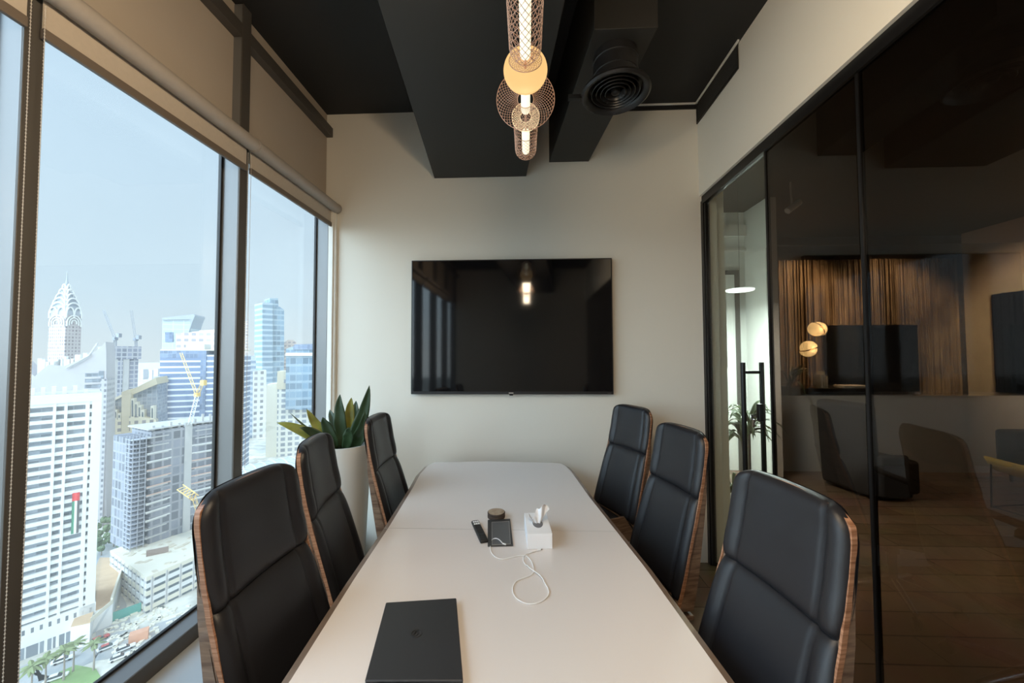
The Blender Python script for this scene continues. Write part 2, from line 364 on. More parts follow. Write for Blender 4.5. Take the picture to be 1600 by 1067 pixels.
# round swirl diffuser on its duct
d = thing('ceiling_diffuser', 'round black air diffuser with concentric rings on a duct under the ceiling', 'vent', (.452, 1.86, 2.86))
MB().lathe([(.108, .03), (.108, .085), (.112, .088), (.112, .096), (.108, .099), (.108, .150), (.112, .153), (.112, .161), (.108, .164), (.108, .197)], n=40).build('duct', 'black', d, smooth='auto')
rg = MB()
prof = [(.128, .035), (.165, .012), (.170, 0), (.160, -.008), (.140, .000), (.128, .020)]
vs = []; n = 48
q = MB().lathe(prof, n=n); q.f = q.f[:-2]
q.f += [((len(prof)-1)*n+k, (len(prof)-1)*n+(k+1)%n, (k+1)%n, k) for k in range(n)]; q.mi = [0]*len(q.f)
q.build('outer_ring', 'black_gloss' if 'black_gloss' in M else 'black', d, smooth='auto')
for j, r_ in enumerate((.108, .086, .064, .042)):
    pr = [(r_, .028), (r_+.011, .004-.001*j), (r_+.008, .002-.001*j), (r_-.004, .026)]
    q = MB().lathe(pr, n=n); q.f = q.f[:-2] + [((3)*n+k, (3)*n+(k+1)%n, (k+1)%n, k) for k in range(n)]; q.mi = [0]*len(q.f)
    q.build('cone_ring', 'black', d, smooth='auto')
MB().lathe([(.001, .026), (.024, .02), (.020, .002), (.004, -.004)], n=24).build('hub', 'chrome_dark' if 'chrome_dark' in M else 'blackmetal', d, smooth='auto')
MB().lathe([(.126, .030), (.126, .034)], n=40).build('damper_plate', 'gasket', d)
MB().rbox((-.205, .02, .0), (.06, .025, .02)).rbox((-.17, .02, .0), (.05, .008, .008)).build('bracket', 'black', d)

# ------------------------------------------------------------------ television
tv = thing('television', 'large black flat television mounted on the pale back wall', 'television', (-.120, D, 1.767))
hw_, hh_ = .769, .516
MB().box(-hw_, hw_, -.050, -.018, -hh_, hh_).build('casing', 'black', tv, bevel=.004)
MB().box(-hw_+.009, hw_-.009, -.0515, -.0495, -hh_+.022, hh_-.009).build('screen', 'screen', tv)
MB().box(-.35, .35, -.018, -.001, -.25, .25).build('wall_mount', 'blackmetal', tv)
MB().box(-.018, .018, -.0520, -.050, -hh_+.006, -hh_+.014).build('maker_badge', 'chrome', tv)
MB().box(hw_-.045, hw_-.020, -.0520, -.050, -hh_+.006, -hh_+.010).build('marking', 'chrome', tv)
MB().box(-.014, .014, -.046, -.034, -hh_-.010, -hh_).build('sensor', 'black', tv, bevel=.002)

# ------------------------------------------------------------------ conference table
T = .758
outer = [(-.590, -.30), (-.612, .40), (-.608, .925), (-.642, 1.33), (-.668, 1.75), (-.712, 2.25), (-.741, 2.50), (-.740, 2.70), (-.705, 2.800), (-.30, 2.842), (.180, 2.815), (.262, 2.800), (.298, 2.72), (.322, 2.595), (.369, 2.15), (.415, 1.80), (.462, 1.449), (.505, .977), (.548, .40), (.57, -.30)]
cx = sum(p[0] for p in outer)/len(outer); cyy = sum(p[1] for p in outer)/len(outer)
def inset(poly, d):
    n = len(poly); out = []
    for i in range(n):
        a = Vector(poly[i-1]); b = Vector(poly[i]); c = Vector(poly[(i+1) % n])
        e1 = (b-a).normalized(); e2 = (c-b).normalized()
        n1 = Vector((e1.y, -e1.x)); n2 = Vector((e2.y, -e2.x)); m_ = (n1+n2).normalized()
        k = d/max(.4, m_.dot(n1)); out.append((b.x+m_.x*k, b.y+m_.y*k))
    return out
M['seamgrey'] = mat('seam_grey', (.42, .40, .38), .5)
tb = thing('conference_table', 'long white conference table with a taupe brown rim', 'table', (-.12, 1.5, 0))
white = inset(outer, .026); under = inset(outer, .10)
MB().prism(white, T-.004, T).build('tabletop', 'tabletop', tb, world=True)
n = len(outer); vs = [(x,y,T-.001) for x,y in white]+[(x,y,T-.012) for x,y in outer]+[(x,y,T-.030) for x,y in outer]+[(x,y,T-.034) for x,y in white]
fs = []
for k in range(3): fs += [(k*n+i, k*n+(i+1)%n, (k+1)*n+(i+1)%n, (k+1)*n+i) for i in range(n)]
fs += [tuple(range(n)), tuple(reversed(range(3*n, 4*n)))]
eb = MB().add(vs, fs).build('edge_band', 'table_edge', tb, world=True); eb['label'] = 'taupe bevelled edge band'
sm_ = MB().box(-.66, .40, 1.7265, 1.7285, T-.002, T+.0004).build('seam', 'seamgrey', tb, world=True)
for y_, xx in ((.55, -.06), (2.05, -.17)):
    MB().rbox((xx, y_, .362), (.30, .08, .722)).build('leg', 'walnut', tb, world=True, bevel=.004)
MB().rbox((-.115, 1.3, .62), (.05, 1.42, .10), rz=.072).build('stretcher', 'walnut', tb, world=True)

# ------------------------------------------------------------------ high-backed chairs
def interp(tab, z):
    tab = sorted(tab)
    if z <= tab[0][0]: return tab[0][1] + (z-tab[0][0])*(tab[1][1]-tab[0][1])/(tab[1][0]-tab[0][0])
    for (a, b), (c, d_) in zip(tab, tab[1:]):
        if z <= c: return b + (z-a)*(d_-b)/(c-a)
    return tab[-1][1]
FA = [(1.182, .004), (1.12, .008), (1.02, .024), (.93, .046), (.90, .052), (.80, .082), (.684, .116), (.54, .158), (.46, .185)]     # front face of the leather
FB = [(1.20, -.024), (1.05, -.016), (.907, -.006), (.80, .012), (.584, .052), (.45, .085)]                                          # back of the wooden shell
FW = [(1.19, .183), (.905, .193), (.70, .203), (.54, .212), (.45, .214)]
OFF = .33
def pad_fn(z0, z1, th, topround):
    def f(u, v, front):
        U = 2*u-1; V = 2*v-1
        au, av = abs(U), abs(V)
        cor = 1 - .075*(au**5)*(av**5)
        z = (z0+z1)/2 + (z1-z0)/2*V*(1 - (.13 if V > 0 else .0)*au**5*topround)
        w = (interp(FW, z)+.0085)*U*cor*(1-.06*topround*max(0, V)**8*1)
        E = ((1-au**14)*(1-av**14)) ** .45 if (au < 1 and av < 1) else 0
        x = interp(FA, z) - .020*(1-au**2)
        puff = .012*(1-av**2)*(1-min(1, au/.70)**4) if au < .70 else .010*(1-av**4)*math.sin(PI*min(1, (au-.70)/.30))
        seam = .009*math.exp(-((au-.70)/.022)**2)
        if not front: return (x - th - OFF, w, z)
        return (x - th*(1-E) + puff - seam - OFF + .006, w, z)
    return f
def pad(z0, z1, th, topround, nu=46, nv=30):
    f = pad_fn(z0, z1, th, topround)
    mp = lambda t: .5-.5*math.cos(PI*(.5*t+.25*(1-math.cos(PI*t)))) if False else (t if True else t)
    us = [0, .0015, .006, .014, .03, .055, .09] + [.09+.82*k/36 for k in range(1, 36)] + [.91, .945, .97, .986, .994, .9985, 1]
    vs_ = [0, .0015, .006, .02, .045, .08] + [.08+.84*k/16 for k in range(1, 16)] + [.92, .955, .98, .994, .9985, 1]
    nu, nv = len(us)-1, len(vs_)-1
    m = MB()
    m.grid(lambda a, b: f(us[round(a*nu)], vs_[round(b*nv)], True), nu, nv)
    m.grid(lambda a, b: f(us[round(a*nu)], vs_[round(b*nv)], False), nu, nv)
    return m
def shell_mb():
    m = MB(); zs = [.455, .50, .54, .60, .68, .76, .84, .895, .907, .92, .98, 1.05, 1.12, 1.155, 1.178, 1.190]; nu = 20
    def P(u, z, side):
        U = 2*u-1; au = abs(U)
        w = (interp(FW, z)+.0065)*U
        zz = z - (.026*max(0, (z-1.12)/.07)**1.5*au**6 + .006*au**2 if z > 1.12 else 0)
        w *= 1-.02*max(0, (z-1.13)/.06)**2 if z > 1.13 else 1
        if side: x = interp(FA, z) - .014 - .020*(1-au**2)
        else: x = interp(FB, z) - .012*(1-au**2) + (.010*au**8)
        return (x-OFF, w, zz)
    nv = len(zs)-1
    def fr(u, v): return P(u, zs[round(v*nv)], True)
    def bk(u, v): return P(u, zs[round(v*nv)], False)
    m.grid(fr, nu, nv); a = len(m.v); m.grid(bk, nu, nv)
    row = nu+1
    for j in range(nv):
        m.f.append([j*row, (j+1)*row, a+(j+1)*row, a+j*row]); m.f.append([j*row+nu, a+j*row+nu, a+(j+1)*row+nu, (j+1)*row+nu]); m.mi += [0, 0]
    for i in range(nu):
        m.f.append([i, a+i, a+i+1, i+1]); m.f.append([nv*row+i, nv*row+i+1, a+nv*row+i+1, a+nv*row+i]); m.mi += [0, 0]
    edge = MB(); path = [P(0, z, True) for z in zs] + [P(u/nu, zs[-1], True) for u in range(1, nu)] + [P(1, z, True) for z in reversed(zs)]
    path = [Vector(p)+Vector((.000, 0, 0)) for p in path]
    # rim strip: rectangular section following the front edge of the shell
    n = len(path); vs = []; 
    for i, p in enumerate(path):
        c = Vector((p.x, 0, min(p.z, 1.12))); inward = (Vector((0, -p.y, (c.z-p.z)*1.5 if p.z > 1.12 else 0))).normalized()
        vs += [p+Vector((.004, 0, 0))-inward*.0018, p+Vector((.004, 0, 0))+inward*.004, p+Vector((-.010, 0, 0))+inward*.004, p+Vector((-.010, 0, 0))-inward*.0018]
    fs = [tuple(4*i+k if q == 0 else 4*(i+1)+k for k, q in ((a_, 0), ((a_+1) % 4, 0), ((a_+1) % 4, 1), (a_, 1))) for i in range(n-1) for a_ in range(4)]
    edge.add(vs, fs+[(0, 1, 2, 3), tuple(4*(n-1)+k for k in (3, 2, 1, 0))])
    return m, edge
def make_chair():
    t = thing('conference_chair', 'x', 'chair', (0, 0, 0), 0, 'high-backed chairs around the conference table')
    sh, edge = shell_mb()
    s = sh.build('back_shell', 'walnut', t, smooth='auto', merge=True); s['label'] = 'walnut veneer back shell'
    e = edge.build('plywood_edge', 'ply', s, smooth='auto'); e['label'] = 'striped orange plywood edge'
    MB().box(interp(FB, .907)-.0135-OFF, interp(FB, .907)-.011-OFF, -.12, .12, .905, .908).build('joint', 'welt', s)
    pad(.903, 1.193, .030, 1).build('head_cushion', 'leather', t, smooth=True, merge=True)
    pad(.490, .912, .030, 0).build('back_cushion', 'leather', t, smooth=True, merge=True)
    def seatf(u, v, top):
        U = 2*u-1; V = 2*v-1; E = ((1-abs(U)**7)*(1-abs(V)**7))**.5 if abs(U) < 1 and abs(V) < 1 else 0
        x = .385 + .245*V*(1-.05*U**6); y = (.222-.012*V)*U*(1-.05*V**8)
        z = .455+.055*E + .008*abs(U)**2 if top else .435
        return (x-OFF, y, z)
    st = MB().grid(lambda a, b: seatf(a, b, True), 24, 24).grid(lambda a, b: seatf(a, b, False), 24, 24)
    a = 25*25
    for i in range(24):
        for f_ in ((i, i+1, a+i+1, a+i), (24*25+i, a+24*25+i, a+24*25+i+1, 24*25+i+1), (i*25, a+i*25, a+(i+1)*25, (i+1)*25), (i*25+24, (i+1)*25+24, a+(i+1)*25+24, a+i*25+24)): st.f.append(list(f_)); st.mi.append(0)
    st.build('seat_cushion', 'leather', t, smooth='auto')
    ss = MB().box(.09-OFF, .60-OFF, -.222, .222, .414, .434)
    ss.build('seat_shell', 'walnut', t, bevel=.005)
    for sd_ in (-1, 1):
        y0 = sd_*.2285; MB().extrude([(x-OFF, y0-.007, z) for x, z in ((.155, .415), (.20, .50), (.25, .572), (.50, .572), (.545, .50), (.565, .415))], (0, .014, 0)).build('side_wing', 'walnut', t, bevel=.004)
    b = MB().lathe([(.035, .30), (.035, .405), (.09, .41), (.09, .414)], n=20).lathe([(.022, .10), (.022, .30)], n=16)
    b.build('gas_column', 'chrome', t, smooth='auto')
    for k in range(5):
        an = 2*PI*k/5+.3; c_, s_ = math.cos(an), math.sin(an)
        lg = MB().tube([(0, 0, .125), (.10*c_, .10*s_, .115), (.275*c_, .275*s_, .078)], [.026, .022, .014], 10).build('base_leg', 'chrome', t, smooth='auto')
        cs = MB(); cs.v = []; cs.lathe([(.027, -.018), (.030, -.012), (.030, -.003), (.02, -.002), (.02, .002), (.030, .003), (.030, .012), (.027, .018)], n=18, axis='Y')
        cs.xf(Matrix.Translation((.275*c_, .275*s_, .0302)) @ Matrix.Rotation(an, 4, 'Z')).tube([(.275*c_, .275*s_, .05), (.275*c_, .275*s_, .075)], .007, 8).build('caster', 'black', lg, smooth='auto')
    return t
CH = [(-.815, 1.115, -1.0, 'black leather high-backed chair nearest the camera on the window side of the table'),
      (-.911, 1.619, 11.8, 'middle one of three black chairs on the window side, before the white planter'),
      (-.883, 2.233, 2.6, 'farthest black leather chair on the window side, its pale wooden shell against the back wall'),
      (.702, 1.083, 188.2, 'large black leather high-backed chair nearest the camera on the glass wall side'),
      (.748, 1.909, 193.4, 'middle one of three black chairs on the glass wall side'),
      (.713, 2.643, 204.8, 'farthest black leather chair on the glass wall side, below the right end of the television')]
proto = make_chair()
for i, (x, y, a, lab) in enumerate(CH):
    o = proto if i == 0 else copy_tree(proto)
    ar = math.radians(a); o.location = (x+OFF*math.cos(ar), y+OFF*math.sin(ar), 0); o.rotation_euler = (0, 0, ar); o['label'] = lab

# ------------------------------------------------------------------ things on the table
TZ = T+.0006
def tz(px, py, z=TZ): return atZ(px, py, z)
# laptop
A_ = tz(603, 941, T+.018); B_ = tz(713, 934, T+.018); ang = -.085
wdt = (B_-A_).length
ctr = (A_+B_)/2; dn = Vector((.19, -.98, 0)).normalized()
A2 = A_+Vector((.050, -.300, 0)); 
lp = thing('laptop', 'closed dark grey laptop at the near left of the table', 'laptop', (ctr.x+.03, ctr.y-.15, TZ))
lap = [(A_.x, A_.y), (B_.x, B_.y), (tz(716, 1063, T+.018).x+.012, tz(716, 1063, T+.018).y), (tz(570, 1063, T+.018).x, tz(570, 1063, T+.018).y)]
MB().prism(lap, TZ+.001, TZ+.010).build('base', 'black', lp, world=True, bevel=.003)
lid = MB().prism(lap, TZ+.0105, TZ+.018).build('lid', 'laptop', lp, world=True, bevel=.003)
hc = (Vector(lap[2])+Vector(lap[3]))/2
MB().tube([(lap[3][0]+.03, lap[3][1]-.001, TZ+.008), (lap[2][0]-.03, lap[2][1]-.001, TZ+.008)], .005, 10).build('hinge', 'black', lp, world=True)
for fx, fy in lap:
    q = Vector((fx, fy)).lerp(Vector((ctr.x+.03, ctr.y-.15)), .12); MB().lathe([(.006, 0), (.006, .0012)], c=(q.x, q.y, TZ-.0002), n=10).build('foot', 'black', lp, world=True)
lc = tz(651, 990, T+.018)
lg = MB(); n = 28; zt = TZ+.0184
def ringpts(r, k0=0, k1=n): return [(lc.x+r*math.cos(2*PI*k/n), lc.y+r*math.sin(2*PI*k/n), zt) for k in range(k0, k1)]
lg.tube([(p[0], p[1], p[2]) for p in ringpts(.0145)], .0011, 6, closed=True)
lg.tube([(lc.x-.006, lc.y-.0085, zt), (lc.x-.004, lc.y+.0085, zt)], .0018, 6)
lg.tube([(lc.x-.009, lc.y-.0085, zt), (lc.x+.001, lc.y-.0075, zt), (lc.x+.0055, lc.y, zt), (lc.x+.003, lc.y+.0075, zt), (lc.x-.007, lc.y+.009, zt)], .0012, 6)
lg.build('emblem', 'black', lid, world=True)
# remote
ra = tz(742, 817); rb = tz(757, 849); dv = (rb-ra).normalized(); nv_ = Vector((-dv.y, dv.x, 0))*-1
rm = thing('remote_control', 'slim black remote control with a white key block on the table', 'remote control', (*((ra+rb)/2).xy, TZ))
def rpt(s, t, z): p = ra.lerp(rb, s)+nv_*t; return (p.x, p.y, z)
mid = (ra+rb)/2; L_ = (rb-ra).length; an = math.atan2(dv.y, dv.x)
MB().rbox((mid.x, mid.y, TZ+.007), (L_, .036, .014), rz=an).build('body', 'black', rm, world=True, bevel=.006, seg=3)
q = ra.lerp(rb, .15)
for j in (-1, 0, 1):
    for k in (0, 1): 
        c_ = ra.lerp(rb, .10+.11*k)+nv_*j*.0095
        MB().rbox((c_.x, c_.y, TZ+.0142), (.013, .0075, .002), rz=an).build('white_key', 'white', rm, world=True)
for k in range(4):
    for j in (-1, 0, 1):
        c_ = ra.lerp(rb, .38+.12*k)+nv_*j*.0095; MB().rbox((c_.x, c_.y, TZ+.0142), (.007, .006, .0015), rz=an).build('key', 'laptop', rm, world=True)
# two wooden coasters
cc = tz(775.5, 808); M['bark'] = mat('dark_bark', (.06, .04, .03), .8, noise=(60, .4)); M['slice'] = wood('pale_wood_slice', (.30, .22, .15), (.50, .40, .30), .6, (6, 6, 6))
for k, lab in ((0, 'round wooden coaster lying on the table under another one'), (1, 'round wooden coaster with pale face and dark bark, on top of another')):
    o = thing('wooden_coaster', lab, 'coaster', (cc.x, cc.y, TZ+k*.0138), 0, 'round wooden coasters on the table')
    MB().lathe([(.040, 0), (.0425, .002), (.043, .011), (.041, .0132)], n=36).build('bark_rim', 'bark', o, smooth='auto')
    MB().lathe([(.0395, .0130), (.0393, .0136)], n=36).build('face', 'slice', o)
# grey pad: notebook with outlined sheet
nb = [tz(762, 814), tz(797, 812), tz(802, 853.5), tz(762, 854.5)]
c_ = sum(nb, Vector())/4
o = thing('notebook', 'dark grey notebook with a thin pale outline lying below the coasters', 'notebook', (c_.x, c_.y, TZ))
M['nbk'] = mat('dark_grey_cover', (.045, .046, .048), .45); M['nbk2'] = mat('smoked_panel', (.10, .105, .11), .3)
MB().prism([(p.x, p.y) for p in nb], TZ+.0002, TZ+.006).build('cover', 'nbk', o, world=True, bevel=.0015)
pn = [tz(768.5, 816, TZ+.0065), tz(795.5, 814.5, TZ+.0065), tz(797.5, 850, TZ+.0065), tz(769, 851.5, TZ+.0065)]
MB().prism([(p.x, p.y) for p in pn], TZ+.006, TZ+.0068).build('panel', 'nbk2', o, world=True)
MB().tube([p.xy.to_3d()+Vector((0, 0, TZ+.0070)) for p in pn], .0006, 5, closed=True).build('outline', 'chain', o, world=True)
# tissue box with a tissue
b0 = tz(824, 858.3); b1 = tz(863.3, 857.6); fz = .068
tA = tz(813.7, 805.5, TZ+fz); tB = tz(850, 807.5, TZ+fz)
f0 = tz(824, 836.3, TZ+fz); f1 = tz(863, 836, TZ+fz)
bx = thing('tissue_box', 'white tissue box with a tissue pulled up through its oval opening', 'tissue box', ((b0.x+b1.x)/2, b0.y+.09, TZ))
w0 = (b1-b0).normalized(); l0 = Vector((-w0.y, w0.x, 0)); bw = (b1-b0).length; bl = .205
cA = b0+l0*bl; cB = b1+l0*bl
MB().prism([(b0.x, b0.y), (b1.x, b1.y), (cB.x, cB.y), (cA.x, cA.y)], TZ, TZ+.062).build('box', 'paper', bx, world=True, bevel=.0015)
oc = (b0+b1)/2+l0*bl*.46; hl = MB(); ring = [(oc.x+w0.x*.022*math.cos(a_)+l0.x*.042*math.sin(a_), oc.y+w0.y*.022*math.cos(a_)+l0.y*.042*math.sin(a_)) for a_ in [2*PI*k/24 for k in range(24)]]
M['hole'] = mat('box_opening', (.16, .16, .17), .8)
hl.prism(ring, TZ+.0618, TZ+.0626).build('opening', 'hole', bx, world=True)
random.seed(3)
def tissue(u, v):
    a_ = (u-.5)*2; sp_ = .008+.046*v**1.2*(1-.35*v)
    x = oc.x + w0.x*(a_*sp_ + .016*v*v) + l0.x*(.020*math.sin(a_*5+v*3)*v*.6 + .020*v); y = oc.y + w0.y*a_*sp_ + l0.y*(.016*math.sin(a_*6+v*4)*v + .01*v)
    z = TZ+.050 + .092*v*(1-.40*abs(a_-.35)**1.1) + .005*math.sin(a_*9)*v
    return (x, y, z)
tt = MB().grid(tissue, 24, 12).build('tissue', 'paper', bx, world=True, smooth=True)
sm2 = tt.modifiers.new('s', 'SOLIDIFY'); sm2.thickness = .0008
def tissue2(u, v):
    a_ = (u-.5)*2; p = oc - w0*(.008+.030*v) + l0*(.01+.006*a_); return (p.x, p.y+.006*a_, TZ+.052+.045*v)
t2 = MB().grid(tissue2, 4, 8).build('tissue', 'paper', bx, world=True, smooth=True); s_ = t2.modifiers.new('s', 'SOLIDIFY'); s_.thickness = .001
# white charging cable
cab = [(786, 852), (779, 845), (771, 843.5), (766.5, 849), (767, 861), (774, 870), (786, 873.5), (800, 870.5), (815, 868), (823, 869), (831, 878), (834, 890), (830, 898), (818, 903), (806, 909), (801, 920), (804, 931), (814, 939.5), (829, 943.5), (845, 940), (856, 931), (857, 922), (850, 909), (842, 899), (828, 889), (819, 879), (818, 872), (823, 866.5), (832, 862.5), (840, 860)]
pts = [tz(x, y, TZ+.0022) for x, y in cab]
def smooth_path(p, k=5):
    out = []; n = len(p)
    for i in range(n-1):
        p0 = p[max(0, i-1)]; p1 = p[i]; p2 = p[i+1]; p3 = p[min(n-1, i+2)]
        for j in range(k):
            t_ = j/k; out.append(.5*((2*p1)+(p2-p0)*t_+(2*p0-5*p1+4*p2-p3)*t_*t_+(3*p1-p0-3*p2+p3)*t_**3))
    return out+[p[-1]]
sp_ = smooth_path(pts); m_ = len(sp_)
for i, p in enumerate(sp_):
    f_ = i/m_
    if f_ < .05: p.z += .007
    elif f_ < .10: p.z += .007*(1-(f_-.05)/.05)
    if .76 < f_ < .84: p.z += .004
    if .88 < f_ < .93: p.z += .004
cb = thing('charging_cable', 'looped white charging cable lying on the table in front of the tissue box', 'cable', (sp_[m_//2].x, sp_[m_//2].y, TZ))
MB().tube(sp_, .0019, 8).build('cord', 'white', cb, world=True, smooth=True)
e0 = tz(840, 860, TZ+.004); e1 = tz(843.5, 858.6, TZ+.004)
MB().tube([sp_[-1]+Vector((0, 0, .001)), sp_[-1]+Vector((.013, .006, .001))], .0032, 8).build('plug_sleeve', 'white', cb, world=True, smooth='auto')
MB().tube([sp_[-1]+Vector((.013, .006, .001)), sp_[-1]+Vector((.019, .009, .001))], .0024, 8).build('plug', 'chrome', cb, world=True, smooth='auto')
MB().tube([sp_[0]+Vector((-.001, .001, 0)), sp_[0]+Vector((.012, -.006, 0))], .0032, 8).build('plug_sleeve', 'white', cb, world=True, smooth='auto')

# ------------------------------------------------------------------ pendant lamp over the table
LZ = 2.505
M['led'] = mat('glowing_led_tube', (1, 1, 1), .4, emit=(1.0, .92, .62), estr=1.2)
M['amber'] = mat('glowing_amber_disc', (.3, .2, .1), .4, emit=(1.0, .62, .24), estr=.92)
M['copper'] = mat('copper_lattice', (.85, .54, .42), .4, metal=.25)
M['copper_lit'] = mat('glowing_wire_disc', (.9, .7, .5), .4, emit=(1, .78, .48), estr=.75)
pl = thing('pendant_lamp', 'linear pendant lamp of copper lattice tubes and discs with a glowing amber disc', 'lamp', (0, .6, LZ))
def lattice_tube(y0, y1, r, n=16, pitch=.11, endcap=True):
    m = MB(); L = y1-y0; k = max(6, int(L/.012)); R_ = 1
    for h_ in (-1, 1):
        for s in range(n):
            pa = []
            for i in range(k+1):
                y = y0+L*i/k; a_ = 2*PI*s/n + h_*2*PI*(y-y0)/ (pitch*4); pa.append((r*math.cos(a_), y, LZ+r*math.sin(a_)))
            if endcap:
                for i in range(1, 6):
                    b_ = PI/2*i/6; y = y1+r*.8*math.sin(b_); a_ = 2*PI*s/n + h_*2*PI*(y-y0)/(pitch*4); pa.append((r*math.cos(b_)*math.cos(a_), y, LZ+r*math.cos(b_)*math.sin(a_)))
            m.tube(pa, .0009, 4)
    for y in ([y0] + [y0+L] if not endcap else [y0]): m.tube([(r*math.cos(2*PI*q/40), y, LZ+r*math.sin(2*PI*q/40)) for q in range(40)], .0014, 5, closed=True)
    return m
def lattice_disc(y, r, rin, n=40, twist=.9, dome=.0, vs=1.1):
    m = MB()
    for h_ in (-1, 1):
        for s in range(n):
            pa = []
            for i in range(9):
                f_ = i/8; rr = rin+(r-rin)*f_; a_ = 2*PI*s/n+h_*twist*f_
                pa.append((rr*math.cos(a_), y+dome*(1-f_*f_)*h_, LZ+rr*vs*math.sin(a_)))
            m.tube(pa, .0007, 4)
    for rr in (rin, r): m.tube([(rr*math.cos(2*PI*q/48), y, LZ+rr*vs*math.sin(2*PI*q/48)) for q in range(48)], .0012, 5, closed=True)
    return m
def led_tube(y0, y1, r):
    pr = [(r*math.sin(PI/2*i/6)+.0003, y0-r*math.cos(PI/2*i/6)) for i in range(7)] + [(r*math.cos(PI/2*i/6)+.0003, y1+r*math.sin(PI/2*i/6)) for i in range(7)]
    return MB().lathe(pr, c=(0, 0, LZ), axis='Y', n=20)
lattice_tube(.35, 1.13, .050).build('lattice_tube', 'copper', pl, world=True)
lattice_tube(-.60, .18, .050).build('lattice_tube', 'copper', pl, world=True)
lattice_tube(1.56, 1.71, .049, n=18).build('lattice_tube', 'copper', pl, world=True)
led_tube(.33, 1.158, .0165).build('led_tube', 'led', pl, world=True, smooth='auto')
led_tube(-.62, .16, .0165).build('led_tube', 'led', pl, world=True, smooth='auto')
led_tube(1.30, 1.43, .0165).build('led_tube', 'led', pl, world=True, smooth='auto')
led_tube(1.58, 1.725, .0165).build('led_tube', 'led', pl, world=True, smooth='auto')
lattice_disc(1.185, .053, .024, n=22, vs=.74).build('lattice_disc', 'copper', pl, world=True)
lattice_disc(.21, .10, .02).build('lattice_disc', 'copper', pl, world=True)
lattice_disc(1.37, .108, .030, n=44).build('lattice_disc', 'copper', pl, world=True)
lattice_disc(1.475, .055, .022, n=30, dome=.01).build('lattice_disc', 'copper_lit', pl, world=True)
for y in (1.225, .27): MB().lathe([(.001, y-.011), (.060, y-.010), (.0725, y-.004), (.0735, y), (.0725, y+.004), (.060, y+.010), (.001, y+.011)], c=(0, 0, LZ), axis='Y', n=56, sz=1.16).build('amber_disc', 'amber', pl, world=True, smooth='auto')
MB().tube([(0, -.65, LZ), (0, 1.74, LZ)], .004, 8).build('spine', 'copper', pl, world=True)
for y in (-.5, 1.20): MB().tube([(0, y, LZ), (0, y, CEIL-.001)] if y < 1 else [(0, y, LZ+.02), (0, y, 2.9475)], .0012, 6).build('suspension_wire', 'blackmetal', pl, world=True)
pld = bpy.data.lights.new('pendant_glow', 'AREA'); pld.shape = 'RECTANGLE'; pld.size = .10; pld.size_y = 1.9; pld.energy = 25; pld.color = (1.0, .80, .56)
for sx_ in (-1, 1):
    pq = bpy.data.lights.new('pendant_side', 'AREA'); pq.shape = 'RECTANGLE'; pq.size = .05; pq.size_y = 1.9; pq.energy = 36; pq.color = (1.0, .76, .50)
    pqo = bpy.data.objects.new('pendant_side', pq); C.objects.link(pqo); pqo.parent = pl; pqo.location = (sx_*.060, -.53, 0); pqo.rotation_euler = (0, -sx_*PI/2, 0)
po = bpy.data.objects.new('pendant_glow', pld); C.objects.link(po); po.parent = pl; po.location = (0, -.53, -.057)

# ------------------------------------------------------------------ planter in the far left corner
M['leaf'] = mat('dark_green_leaf', (.028, .055, .022), .35, noise=(8, .35))
M['leaf_y'] = mat('yellowing_leaf', (.22, .22, .035), .4, noise=(14, .55))
M['leaf_s'] = mat('striped_pale_leaf', (.08, .115, .055), .4, noise=(10, .35))
pt = thing('potted_plant', 'broad-leaved green plant in a tall white planter in the corner by the window', 'plant', (-1.235, 2.52, 0))
mz = .955
pf = MB(); n = 36
def pot_prof(z): return .125+.045*(z/mz)
zs = [0, .02, .3, .6, .9, mz]; prof = [(pot_prof(z), z) for z in zs] + [(pot_prof(mz)-.014, mz), (pot_prof(mz)-.018, mz-.06)]
pf.lathe(prof, n=8 if False else 48); pf.build('pot', 'pot', pt, smooth='auto', bevel=0)
MB().lathe([(.148, mz-.062), (.148, mz-.055)], n=32).build('soil', 'soil', pt)
def leaf(root, tip, width, bend=(0, 0, .1), twist=0.0, nrm=(0, -1, .3), m='leaf', fold=.25, parent=None, k=16):
    root = Vector(root); tip = Vector(tip); bend = Vector(bend); N = Vector(nrm).normalized()
    def cen(t): return root.lerp(tip, t) + bend*(4*t*(1-t))*.5
    def f(u, v):
        c = cen(v); d_ = (cen(min(1, v+.01))-cen(max(0, v-.01))).normalized(); s = d_.cross(N).normalized(); nn = s.cross(d_)
        a_ = twist*v; s2 = s*math.cos(a_)+nn*math.sin(a_); n2 = nn*math.cos(a_)-s*math.sin(a_)
        w = width*(math.sin(PI*min(1, v*.93+.07)**.85)**.75)*.5 if v < .995 else .0005
        U = 2*u-1
        return c + s2*U*w + n2*abs(U)*w*fold + n2*.04*width*math.sin(v*17)*abs(U)
    o = MB().grid(f, 6, k).build('leaf', m, parent, world=True, smooth=True)
    sd2 = o.modifiers.new('s', 'SOLIDIFY'); sd2.thickness = .0015
    return o
base = Vector((-1.235, 2.52, mz-.03))
